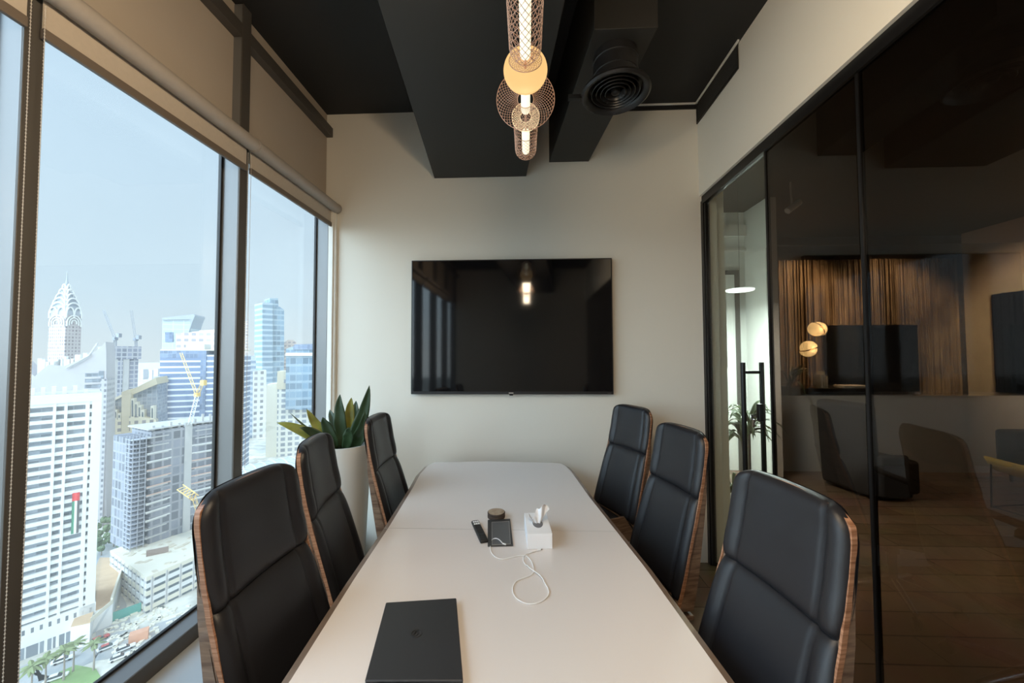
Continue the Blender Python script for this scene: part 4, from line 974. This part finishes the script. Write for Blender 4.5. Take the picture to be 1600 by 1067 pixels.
def truss(m, a, b, w, n=10):
    a = Vector(a); b = Vector(b); d = (b-a).normalized(); s1 = d.orthogonal().normalized(); s2 = d.cross(s1); r = w*.11
    cs = [s1*w/2+s2*w/2, s1*w/2-s2*w/2, -s1*w/2-s2*w/2, -s1*w/2+s2*w/2]
    for c in cs: m.tube([a+c, b+c], r, 4)
    for i in range(n):
        p = a.lerp(b, i/n); q = a.lerp(b, (i+1)/n)
        for j in range(4): m.tube([p+cs[j], q+cs[(j+1) % 4]], r*.7, 3, caps=False)
def crane(label, foot, pivot, tip, tail, m_, w=1.6, mastcol=None):
    foot, pivot, tip, tail = map(Vector, (foot, pivot, tip, tail)); t = thing('tower_crane', label, 'crane', foot)
    a = MB(); truss(a, foot, pivot, w, 12); a.build('mast', mastcol or m_, t, world=True)
    a = MB(); truss(a, pivot, tip, w*.8, 16); a.build('jib', m_, t, world=True)
    a = MB(); truss(a, pivot, tail, w*.9, 5); a.rbox(tail-Vector((0, 0, w)), (w*1.5, w*1.5, w*2)).rbox(pivot+Vector((0, 0, w*.3)), (w*1.5, w*1.5, w*1.5)); a.build('counter_jib', m_, t, world=True)
    return t
ztw = f.base+zt_
p1 = atY(180, 537, 312); p2 = atY(213, 537, 318)
crane('thin grey crane with its jib raised to the left on the concrete tower', (p1.x, p1.y, ztw), atY(180, 530, 312), atY(162, 485, 318), atY(186, 521, 310), 'crane_g', 1.7)
crane('thin grey crane with a nearly upright jib on the right of the concrete tower', (p2.x, p2.y, ztw), atY(212, 531, 318), atY(205, 485, 322), atY(217, 524, 316), 'crane_g', 1.7)

# 6 sand coloured mall with sloping roofs
f = Frame('sand_hall', 'sand-coloured building with a sweeping slanted roof and stepped fins', 168, 212, 246, 224)
M['ggrid'] = fmat('grey_glass_grid', (.42, .44, .48), (.30, .33, .38), 2.2, 2.2, .85, .85)
M['sandwin'] = fmat('sand_wall_windows', (.80, .72, .54), (.34, .31, .30), 3.4, 3.9, .5, .5)
f.poly('glass_wall', 'ggrid', [(171, 700), (172, 625), (192, 618), (192, 700)], 2, 25); f.poly('roof_edge', 'ccream', [(170, 626), (192, 615), (192, 619), (170, 630)], .5, 26)
f.poly('pier', 'cbeige', [(191, 704), (192, 612), (203, 608), (206, 612), (204, 704)], -2, 25)
f.poly('glass_wall', 'ggrid', [(203, 704), (204, 617), (243, 600), (246, 704)], 3, 25); f.poly('roof_edge', 'cbeige', [(200, 612), (243, 590), (246, 600), (206, 617)], 0, 26)
for j, (px, py) in enumerate([(173.5, 634), (179.5, 640), (185.5, 645), (206, 622), (211.5, 628), (217, 633), (222, 640), (237, 634)]):
    f.poly('stepped_fin', 'ccream', [(px, 704), (px, py), (px+5, py), (px+5, 704)], -1.5-.1*j, 3); f.poly('fin_slot', 'cdark', [(px+1.6, 652), (px+1.6, py+3), (px+3.6, py+3), (px+3.6, 652)], -1.7-.1*j, -1.4-.1*j)
f.poly('lower_wall', 'sandwin', [(172, 706), (172, 655), (191, 655), (191, 706)], -1.9, 2); f.poly('lower_wall', 'sandwin', [(204, 706), (204, 650), (222, 650), (246, 655), (246, 706)], -2.4, 2)
f.poly('cornice', 'cbeige', [(164, 712), (164, 705), (232, 703), (232, 710)], -6, 3)
f.box('base_block', 'ccream', 0, f.w, -4, 25, 0, f.z(190, 712))

# 7 blue glass office block and what rises behind it
f = Frame('office_block', 'blue glass office block with white horizontal bands in the middle window', 247, 255, 340, 268)
M['bluebands'] = fmat('blue_glass_with_white_bands', (.80, .82, .86), (.22, .28, .41), 200, 4.05, 1, .68, oz=1.0, jitter=.1)
M['blueglass'] = fmat('plain_blue_glass', (.32, .37, .46), (.23, .29, .41), 2.5, 4.05, .9, .92, jitter=.2)
zt_ = f.z(290, 548)
f.box('bands', 'bluebands', f.u(249, 600), f.u(315, 600), 0, 24, 0, zt_); f.box('bands', 'bluebands', f.u(322, 600), f.w+14, -1, 24, 0, zt_-3); f.box('corner_glass', 'blueglass', f.u(314, 600), f.u(322.5, 600), -1.5, 20, 0, zt_)
f.box('top_floor', 'blueglass', f.u(249, 600), f.u(315, 600), -.2, 1, zt_-5, zt_+.1); f.box('stair_tower', 'cgrey', f.u(243, 600), f.u(262, 600), -2.5, 6, 0, f.z(252, 588)); f.box('roof_house', 'cwhite', f.u(285, 600), f.u(314, 600), 4, 16, zt_, zt_+5); f.box('roof_slab', 'ccream', f.u(249, 600), f.w+14, 0, 24, zt_+.1, zt_+1.0)
f = Frame('slanted_tower', 'pale tower with a slanted pointed top behind the blue office block', 252, 380, 307, 392)
M['panels'] = fmat('pale_panel_facade', (.66, .72, .74), (.55, .62, .66), 9, 5, .9, .85, jitter=.05)
f.poly('body', 'panels', [(252, 600), (254, 499), (301, 499), (297, 520), (299, 600)], 0, 25); f.poly('canopy', 'pale_metal', [(254, 500), (255, 497), (304, 491), (306, 493), (302, 502), (296, 520), (299, 499)], -2, 26)
f.poly('dark_panel', 'blueglass', [(258.5, 534), (258.5, 519), (270.5, 519), (271, 534)], -.8, 0)
f = Frame('pinkish_block', 'low pinkish block with rows of windows behind the blue office block', 274, 330, 345, 338)
M['pinkwin'] = fmat('pinkish_render_windows', (.74, .62, .56), (.46, .42, .44), 6, 5.5, .6, .45)
f.poly('wall', 'pinkwin', [(274, 600), (275, 521), (300, 519), (300, 518), (335, 516), (345, 516), (345, 600)], 0, 20)
f.poly('wall', 'cbeige', [(309, 519), (309, 516), (345, 514), (345, 519)], 2, 18)

# 8 tower under construction, wrapped in open slabs
f = Frame('slab_tower', 'half-built tower of open concrete slabs wrapped in scaffolding, rising from the car park', 232, 152, 345, 176, 760, GZ+12.3)
zt_ = f.z(290, 664); side = 14
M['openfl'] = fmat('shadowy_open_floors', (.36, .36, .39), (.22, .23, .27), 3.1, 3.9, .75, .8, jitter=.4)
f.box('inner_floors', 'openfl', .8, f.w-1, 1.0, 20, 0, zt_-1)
nf = 14; dz = (zt_)/nf
M['net'] = mat('orange_safety_net', (.72, .50, .42), .8); M['scaf'] = mat('scaffold_steel', (.48, .49, .54), .6)
kx = f.w*.42
for k in range(nf+1):
    z = k*dz
    MB().prism([(-.6, 0), (kx, 1.6), (f.w, -.2), (f.w, 20), (-.6, 20)], z-.25, z+.25).build('floor_slab', 'cgrey', f.t)
    if 2 < k < nf-2: MB().prism([(-.7, -.15), (kx, 1.45), (f.w, -.35), (f.w, -.25), (kx, 1.55), (-.7, -.05)], z+.25, z+.75).build('safety_net', 'net' if 5 < k < 10 else 'cwhite', f.t)
rnd = random.Random(4)
for k in range(9):
    u_ = f.w*(k+.5)/9; f.box('column', 'cgrey', u_, u_+.8, 2.0, 2.8, 0, zt_+rnd.uniform(.5, 4))
sc_ = MB()
for x in (-5.2, -3.2, -1.2): 
    for y in (0, 3, 6): sc_.box(x, x+.25, y, y+.25, 0, zt_-2)
for k in range(26): sc_.box(-5.4, -.8, -.1, 6.3, k*zt_/27, k*zt_/27+.22)
sc_.build('scaffold', 'scaf', f.t)
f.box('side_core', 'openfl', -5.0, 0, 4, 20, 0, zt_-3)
f.box('concrete_core', 'cgrey', f.w*.46, f.w*.56, 0.4, 3, 0, zt_+1)
crane('yellow luffing crane standing before the blue office block', tuple(f.a+Vector((6, 12, zt_))), atY(308, 618, 172), atY(283, 552, 184), atY(318, 594, 170), 'crane_y', 1.2, 'crane_w')
cr2 = thing('concrete_boom', 'short orange-yellow boom reaching from the half-built tower behind the near chair', 'crane', atY(300, 772, 150))
a = MB(); truss(a, atY(284, 763, 152), atY(303, 776, 150), 2.4, 5); a.build('boom', 'crane_y', cr2, world=True)
crb = MB(); truss(crb, atY(303, 776, 150), atY(303, 776, 150)+Vector((0, 4, -13)), 1.2, 5); crb.build('boom_post', 'crane_y', cr2, world=True)

# 9 car park podium
c0 = atZ(227, 960, GZ); zr = GZ+12.4; c1 = atZ(172, 862, zr); c2 = atZ(302, 872, zr)
cl = Vector((c1.x, c1.y, 0)); crr = c0.to_2d().to_3d() + (Vector((c2.x, c2.y, 0))-Vector((c0.x, c0.y, 0))).normalized()*42
t_ = thing('parking_building', 'low white parking building with open decks and cluttered roof below the half-built tower', 'building', (c0.x, c0.y, GZ))
back = cl+(crr-Vector((c0.x, c0.y, 0)))
M['deckdark'] = fmat('open_parking_decks', (.50, .50, .50), (.20, .21, .25), 5, 3.1, .85, .5)
def shr(k): cc_ = (cl+crr)/2; return [tuple((cc_+(Vector(p)-cc_)*k).xy) for p in (Vector((c0.x, c0.y, 0)), crr, back, cl)]
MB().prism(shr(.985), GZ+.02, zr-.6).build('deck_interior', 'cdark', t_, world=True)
for k in range(5): MB().prism(shr(1.0), GZ+1.9*1+k*2.62-1.0, GZ+1.9+k*2.62+.55).build('deck_band', 'cwhite' if k % 2 else 'ccream', t_, world=True)
M['roofdeck'] = mat('sandy_roof_deck', (.66, .58, .45), .9, noise=(.25, .2)); MB().prism(shr(.99), zr-.6, zr-.05).build('roof_deck', 'roofdeck', t_, world=True)
pier = MB()
for k in range(10):
    for a_, b__ in ((0, 1), (0, 3)):
        p = Vector(shr(.975)[a_]).lerp(Vector(shr(.975)[b__]), .03+k/9.5); pier.box(p.x-.5, p.x+.5, p.y-.5, p.y+.5, GZ+.02, zr-.1)
pier.build('piers', 'cgrey', t_, world=True)['kind'] = 'stuff'
rnd = random.Random(9); cl_ = MB(); O_ = Vector((c0.x, c0.y, 0))
for k in range(230):
    p = O_ + (crr-O_)*rnd.uniform(.03, .9) + (cl-O_)*rnd.uniform(.03, .93); s_ = rnd.uniform(.3, 1.7)
    cl_.rbox((p.x, p.y, zr+s_*.2), (s_, s_*rnd.uniform(.4, 2), s_*.5), rz=rnd.uniform(0, 3))
cl_cols = cl_.build('building_rubble', 'roofdeck'); tag(cl_cols, 'sand-coloured building material scattered over the parking building roof', 'building material', kind='stuff')
M['fence'] = mat('rusty_brown_screen', (.34, .26, .22), .8)
p = atZ(246, 868, zr); o = MB().rbox((0, 0, 1.4), (6.5, .5, 2.8), rz=.6).build('site_cabin', 'fence'); o.location = (p.x, p.y, zr); tag(o, 'dark brown boxy site cabin on the parking building roof', 'cabin')

# 10 right-hand window: towers
f = Frame('glass_tower', 'tall blue-grey glass tower with a notched top in the far narrow window', 407, 520, 445, 545)
M['teal'] = fmat('blue_grey_banded_glass', (.46, .55, .62), (.24, .34, .43), 300, 7.6, 1, .6, jitter=.1); M['teal2'] = fmat('blue_grey_dark_glass', (.38, .48, .56), (.22, .32, .41), 5, 7.6, .9, .7, jitter=.3)
f.poly('shaft', 'teal', [(408, 690), (409, 473), (425, 473), (425, 690)], -3, 30); f.poly('shaft', 'teal2', [(420, 690), (420, 480), (437, 479), (444, 484), (444, 560), (441, 690)], 0, 34); f.poly('top_box', 'teal2', [(421, 480), (421, 466), (434, 466), (435, 480)], -1, 20)
f = Frame('cream_block', 'cream office block with a grid of square windows in the far narrow window', 417, 330, 500, 348)
M['creamwin'] = fmat('cream_wall_square_windows', (.84, .80, .70), (.33, .35, .38), 5.58, 4.95, .62, .60, ou=.5, oz=.9, jitter=.2)
M['slotwin'] = fmat('sand_parapet_with_slots', (.80, .70, .54), (.42, .38, .35), 10.7, 60, .82, .03, jitter=.1)
f.poly('wing', 'ccream', [(414, 760), (416, 601), (440, 598), (440, 760)], 1, 20); f.poly('wall', 'creamwin', [(432, 760), (434, 597), (500, 595), (500, 760)], -1, 20); f.poly('parapet', 'cbeige', [(433, 608), (434, 580), (500, 579), (500, 607)], -1.6, 21)
for k in range(4): f.poly('slot', 'openfl', [(444+k*18.5, 598), (444+k*18.5, 592.5), (460+k*18.5, 592.5), (460+k*18.5, 598)], -1.8, -1.5)
f = Frame('banded_block', 'white and blue banded block just right of the dark mullion', 374, 400, 417, 416)
M['bluewhite'] = fmat('blue_windows_white_bands', (.62, .68, .76), (.34, .43, .56), 200, 5.9, 1, .5); M['dotwhite'] = fmat('white_wall_small_windows', (.84, .83, .80), (.40, .40, .42), 5.7, 6.4, .5, .5)
f.poly('wing', 'bluewhite', [(370, 720), (372, 561), (400, 560), (400, 720)], 0, 20); f.poly('wing', 'dotwhite', [(394, 720), (395, 580), (416, 578), (416, 720)], -2, 20); f.poly('roof_house', 'panels', [(376, 562), (376, 556), (400, 556), (400, 562)], 3, 16)
f = Frame('pink_tower', 'slim far pink tower partly behind the dark mullion', 376, 640, 389, 648)
f.poly('shaft', 'pinkwin', [(372, 640), (373, 502), (388, 501), (388, 640)], 0, 30)
f = Frame('glass_pavilion', 'wide low glass block behind the cream office block', 443, 330, 500, 342)
f.poly('glass_wall', 'teal2', [(446, 640), (447, 545), (462, 540), (500, 540), (500, 640)], 0, 20); f.poly('band', 'cwhite', [(446, 556), (447, 551), (500, 551), (500, 556)], -2, 2); f.poly('roof_house', 'blueglass', [(458, 546), (460, 538), (500, 537), (500, 546)], -1, 14)
f = Frame('sand_tower', 'small pale sand tower right of the tall blue-grey glass tower', 442, 560, 463, 570)
f.poly('shaft', 'pinkwin', [(443, 640), (444, 535), (450, 531), (458, 531), (463, 535), (463, 640)], 0, 20)
# viaduct and curved station roof
M['roofribs'] = fmat('ribbed_roof_glass', (.72, .76, .80), (.55, .61, .66), 3.2, 500, .5, 1.0)
M['road'] = mat('pale_asphalt', (.43, .43, .42), .9, noise=(.06, .15)); M['lane'] = mat('concrete_deck', (.66, .65, .62), .9)
def ribbon(name, pix, Z, w, m, th=1.0, parent=None, label=None, cat=None, **k):
    pts = smooth_path([atZ(x, y, Z) for x, y in pix], 6); vs = []; mb = MB()
    for i, p in enumerate(pts):
        d = (pts[min(i+1, len(pts)-1)]-pts[max(0, i-1)]); d.z = 0; d.normalize(); n = Vector((-d.y, d.x, 0))*w/2
        vs += [p-n, p+n, p+n-Vector((0, 0, th)), p-n-Vector((0, 0, th))]
    fs = [(4*i+a, 4*i+(a+1) % 4, 4*i+4+(a+1) % 4, 4*i+4+a) for i in range(len(pts)-1) for a in range(4)]+[(0, 1, 2, 3), tuple(4*(len(pts)-1)+j for j in (3, 2, 1, 0))]
    o = mb.add(vs, fs).build(name, m, parent, world=parent is not None); 
    if label: tag(o, label, cat)
    return o
for j, (pix, lab) in enumerate((([(340, 668), (378, 650), (420, 641), (470, 636)], 'upper curved viaduct deck crossing the far narrow window'), ([(340, 690), (378, 668), (430, 655), (480, 648)], 'lower curved viaduct deck below the upper one in the far narrow window'))):
    t_ = thing('viaduct', lab, 'bridge', atZ(378, 700, GZ), 0, 'curved viaducts beyond the far window')
    dk = ribbon('deck', pix, GZ+16-5*j, 9, 'lane', 1.6, t_); ribbon('parapet', [(x, y-.8) for x, y in pix], GZ+17.2-5*j, .5, 'cwhite', 1.2, t_)
    for (x, y) in pix[0:3]:
        p = atZ(x, y, GZ+14-5*j); MB().lathe([(1.2, 0), (1.2, 14-5*j)], c=(p.x, p.y, GZ), n=10).build('pier', 'cgrey', t_, world=True)
sp_ = atZ(402, 752, GZ)
t_ = thing('station_hall', 'curved white station roof with grey ribs in the lower part of the far window', 'station', (sp_.x, sp_.y, GZ), .95)
def arch(u, v): a_ = PI*(.04+.92*u); return (-24+48*v, -17*math.cos(a_), 12*math.sin(a_)+.5)
MB().grid(arch, 18, 20).build('roof', 'roofribs', t_, smooth=True).modifiers.new('s', 'SOLIDIFY').thickness = .5
MB().box(-23, 23, -15, 15, 0.02, 6).build('hall', 'cgrey', t_)
for k in range(8): x = -23.5+k*6.7; MB().tube([(x, -17.4*math.cos(PI*(.04+.92*i/12)), 12.3*math.sin(PI*(.04+.92*i/12))+.5) for i in range(13)], .45, 5).build('rib', 'cwhite', t_)

# ground
def ground_mat():
    m = bpy.data.materials.new('sandy_ground'); m.use_nodes = True; t = m.node_tree; b = t.nodes['Principled BSDF']
    co = t.nodes.new('ShaderNodeTexCoord'); v = t.nodes.new('ShaderNodeTexVoronoi'); v.inputs['Scale'].default_value = .03; v2 = t.nodes.new('ShaderNodeTexNoise'); v2.inputs['Scale'].default_value = .15; v2.inputs['Detail'].default_value = 8
    r = t.nodes.new('ShaderNodeValToRGB'); r.color_ramp.elements[0].color = (.52, .49, .42, 1); r.color_ramp.elements[1].color = (.80, .77, .68, 1); r.color_ramp.elements[0].position = .38; r.color_ramp.elements[1].position = .62
    t.links.new(co.outputs['Object'], v2.inputs['Vector']); t.links.new(v2.outputs['Fac'], r.inputs[0]); t.links.new(r.outputs[0], b.inputs['Base Color']); b.inputs['Roughness'].default_value = .95
    return m
M['sand'] = ground_mat()
struct('ground', MB().box(-5000, 2500, -1500, 7000, GZ-2, GZ), 'sand')
M['grass'] = mat('lawn', (.25, .38, .13), .95, noise=(.3, .3)); M['tree'] = mat('tree_foliage', (.16, .21, .11), .9, noise=(.8, .45)); M['palm'] = mat('palm_foliage', (.20, .24, .10), .8, noise=(.8, .3)); M['trunk'] = mat('palm_trunk', (.34, .29, .24), .9)
ribbon('street', [(20, 1072), (60, 1046), (110, 1030), (160, 1010), (200, 1003), (260, 985), (320, 960), (400, 925)], GZ+.06, 13, 'road', .1, label='grey street curving past the foot of the white apartment tower', cat='road')
ribbon('street', [(178, 985), (172, 950), (160, 905), (190, 800), (175, 780), (168, 760), (185, 735)], GZ+.10, 8, 'road', .1, label='narrow grey street leading away between the white tower and the parking building', cat='road')
ribbon('street', [(150, 735), (220, 722), (330, 712), (480, 700)], GZ+.10, 14, 'lane', .1, label='pale road crossing far below the sand-coloured building', cat='road')
lw = [atZ(*p, GZ) for p in ((60, 1075), (88, 1053), (118, 1040), (150, 1046), (158, 1060), (130, 1080))]
tag(MB().prism([(p.x, p.y) for p in lw], GZ+.14, GZ+.25).build('lawn', 'grass'), 'green lawn beside the street at the bottom left', 'lawn')
hg = [atZ(*p, GZ) for p in ((130, 1052), (160, 1040), (158, 1046), (140, 1058))]
rnd = random.Random(12)
_taken = []
def free(c, r):
    if any((c.x-a)**2+(c.y-b)**2 < (r+q)**2 for a, b, q in _taken): return False
    _taken.append((c.x, c.y, r)); return True
def clump(m, c, r, n):
    for k in range(n):
        p = Vector(c)+Vector((rnd.uniform(-r, r), rnd.uniform(-r, r), rnd.uniform(0, r*.7))); s_ = r*rnd.uniform(.25, .55); q = MB().sphere((0, 0, 0), s_, 5); q.v = [v*rnd.uniform(.75, 1.25)+p for v in q.v]; m.add(q.v, q.f)
for k in range(60):
    c = atZ(146+rnd.uniform(0, 66), 828+rnd.uniform(0, 40), GZ)
    if not free(c, 3.4): continue
    o_ = thing('street_tree', 'bushy green tree in the grove between the white tower and the parking building', 'tree', (c.x, c.y, GZ), 0, 'trees in the grove')
    m = MB(); clump(m, (c.x, c.y, GZ+4.0), 3.2, 9); m.build('crown', 'tree', o_, world=True); MB().lathe([(.3, 0), (.2, 3)], n=6).build('trunk', 'trunk', o_)
for k in range(40):
    c = atZ(150+rnd.uniform(0, 55), 755+rnd.uniform(0, 52), GZ)
    if not free(c, 3.6): continue
    o_ = thing('street_tree', 'small tree among the yards beyond the grove', 'tree', (c.x, c.y, GZ), 0, 'trees among the far yards')
    m = MB(); clump(m, (c.x, c.y, GZ+2.6), 2.6, 6); m.build('crown', 'tree', o_, world=True); MB().lathe([(.3, 0), (.2, 3)], n=6).build('trunk', 'trunk', o_)
M['shed'] = mat('white_shed_roof', (.80, .79, .74), .8)
labs = ['long low white shed between the grove and the half-built tower']
c = atZ(190, 842, GZ); o_ = thing('shed', labs[0], 'building', (c.x+2, c.y+14, GZ), -.35)
MB().box(-16, 16, -8, 8, 0.02, 8).build('walls', 'cgrey', o_); MB().box(-16.3, 16.3, -8.3, 8.3, 8, 8.6).build('roof', 'shed', o_); MB().box(-14, 14, -8.2, -8, 2.5, 3.2).box(-14, 14, -8.2, -8, 5, 5.6).build('window_band', 'cdark', o_)
for k in range(44):
    c = atZ(165+rnd.uniform(-5, 60), 742+rnd.uniform(-18, 62), GZ)
    if not free(c, 8.0): continue
    o_ = thing('shed', 'small flat-roofed shed among the sandy yards', 'building', (c.x, c.y, GZ), rnd.uniform(0, 1.5), 'sheds among the sandy yards')
    w_, l_, h_ = rnd.uniform(2, 7), rnd.uniform(2, 6), rnd.uniform(2, 4); MB().box(-w_, w_, -l_, l_, .02, h_).build('walls', rnd.choice(('ccream', 'cgrey', 'cwhite')), o_); MB().box(-w_-.2, w_+.2, -l_-.2, l_+.2, h_, h_+.4).build('roof', rnd.choice(('shed', 'cbeige', 'cgrey')), o_)
def palm(c, h, lab, grp):
    t = thing('palm_tree', lab, 'tree', (c.x, c.y, GZ), 0, grp); MB().tube([(0, 0, 0), (.1, 0, h*.5), (0, 0, h)], [.28, .2, .17], 7).build('trunk', 'trunk', t)
    m = MB()
    for k in range(14):
        a_ = 2*PI*k/14+rnd.uniform(-.2, .2); L_ = rnd.uniform(2.6, 3.4); up = rnd.uniform(.1, 1.0)
        def fr(u, v): r_ = L_*v; z_ = h+up*r_*.8-.32*r_*r_*.9/1.5; w_ = .55*math.sin(PI*min(1, v*.9+.08))*(2*u-1); return (math.cos(a_)*r_-math.sin(a_)*w_, math.sin(a_)*r_+math.cos(a_)*w_, z_-abs(w_)*.5)
        m.grid(fr, 2, 6)
    m.build('fronds', 'palm', t)
for px, py, h in ((70, 1078, 8.5), (99, 1064, 8.5), (114, 1050, 8), (146, 1048, 8), (48, 1092, 8.5)): palm(atZ(px, py, GZ), h, 'street palm at the foot of the white tower, '+('second from left' if px == 70 else 'middle' if px == 99 else 'second from right' if px == 114 else 'rightmost' if px == 146 else 'leftmost')+' of five', 'palms along the street')
for k, (px, py, rz, m_, lab) in enumerate([(168, 1014, .9, 'cwhite', 'white car with a red roof on the street at the bottom left'), (195, 1016, .9, 'cwhite', 'white car on the street, right of the red-roofed car'), (186, 1030, .8, 'cwhite', 'white car on the street, nearest the window sill'), (98, 1034, .8, 'cwhite', 'white car beside the palms at the foot of the white tower'), (88, 1062, .7, 'cwhite', 'pale car at the kerb of the lawn'), (155, 1002, 1.2, 'redcar', 'red car parked off the street by the annex')]):
    M.setdefault('redcar', mat('red_car_paint', (.55, .09, .08), .3)); M.setdefault('carglass', mat('dark_car_glass', (.05, .06, .07), .2))
    c = atZ(px, py, GZ); t = thing('car', lab, 'car', (c.x, c.y, GZ+.12), rz, 'cars on the street')
    MB().prism([(-2.3, -.8), (2.1, -.8), (2.35, -.5), (2.35, .5), (2.1, .8), (-2.3, .8)], .35, .85).build('body', m_, t, bevel=.12)
    MB().extrude([(-1.9, -.7, .85), (-1.4, -.62, 1.4), (.3, -.62, 1.4), (1.1, -.7, .85)], (0, 1.36, 0)).build('cabin', 'carglass', t); MB().box(-1.35, .28, -.6, .62, 1.39, 1.46).build('roof', 'redcar' if k == 0 else m_, t)
    for a_ in (-1.4, 1.4):
        for b__ in (-.8, .68): MB().lathe([(.33, b__), (.33, b__+.14)], c=(a_, 0, .33), axis='Y', n=10).build('wheel', 'black', t)
M['teal_tarp'] = mat('green_site_hoarding', (.14, .42, .36), .8); M['brick_box'] = mat('orange_container', (.72, .36, .22), .8)
c = atZ(192, 965, GZ); o = MB().rbox((0, 0, 1.5), (9, .4, 3), rz=.9).build('hoarding', 'teal_tarp'); o.location = (c.x, c.y, GZ); tag(o, 'green site hoarding at the corner of the white annex', 'fence')
c = atZ(217, 1000, GZ); o = MB().rbox((0, 0, 1.4), (4.5, 2.6, 2.8), rz=.7).build('container', 'brick_box'); o.location = (c.x, c.y, GZ); tag(o, 'small orange-red site container near the window sill', 'container')
rb = MB()
for k in range(160):
    c = atZ(165+rnd.uniform(0, 130), 985+rnd.uniform(-40, 35), GZ); s_ = rnd.uniform(.2, 1.2); rb.rbox((c.x, c.y, GZ+.2), (s_*2, s_, .5), rz=rnd.uniform(0, 3))
tag(rb.build('site_clutter', 'ccream'), 'pale building clutter strewn on the sandy ground by the parking building', 'clutter', kind='stuff')
rb = [('far_building', px, py, w_, Y_) for px, py, w_, Y_ in [(220, 577, 4, 1400), (226, 580, 4, 1500), (233, 578, 5, 1300), (240, 576, 7, 1200), (398, 545, 6, 1500), (56, 575, 6, 1500), (470, 570, 8, 1500), (326, 560, 6, 1500)]]
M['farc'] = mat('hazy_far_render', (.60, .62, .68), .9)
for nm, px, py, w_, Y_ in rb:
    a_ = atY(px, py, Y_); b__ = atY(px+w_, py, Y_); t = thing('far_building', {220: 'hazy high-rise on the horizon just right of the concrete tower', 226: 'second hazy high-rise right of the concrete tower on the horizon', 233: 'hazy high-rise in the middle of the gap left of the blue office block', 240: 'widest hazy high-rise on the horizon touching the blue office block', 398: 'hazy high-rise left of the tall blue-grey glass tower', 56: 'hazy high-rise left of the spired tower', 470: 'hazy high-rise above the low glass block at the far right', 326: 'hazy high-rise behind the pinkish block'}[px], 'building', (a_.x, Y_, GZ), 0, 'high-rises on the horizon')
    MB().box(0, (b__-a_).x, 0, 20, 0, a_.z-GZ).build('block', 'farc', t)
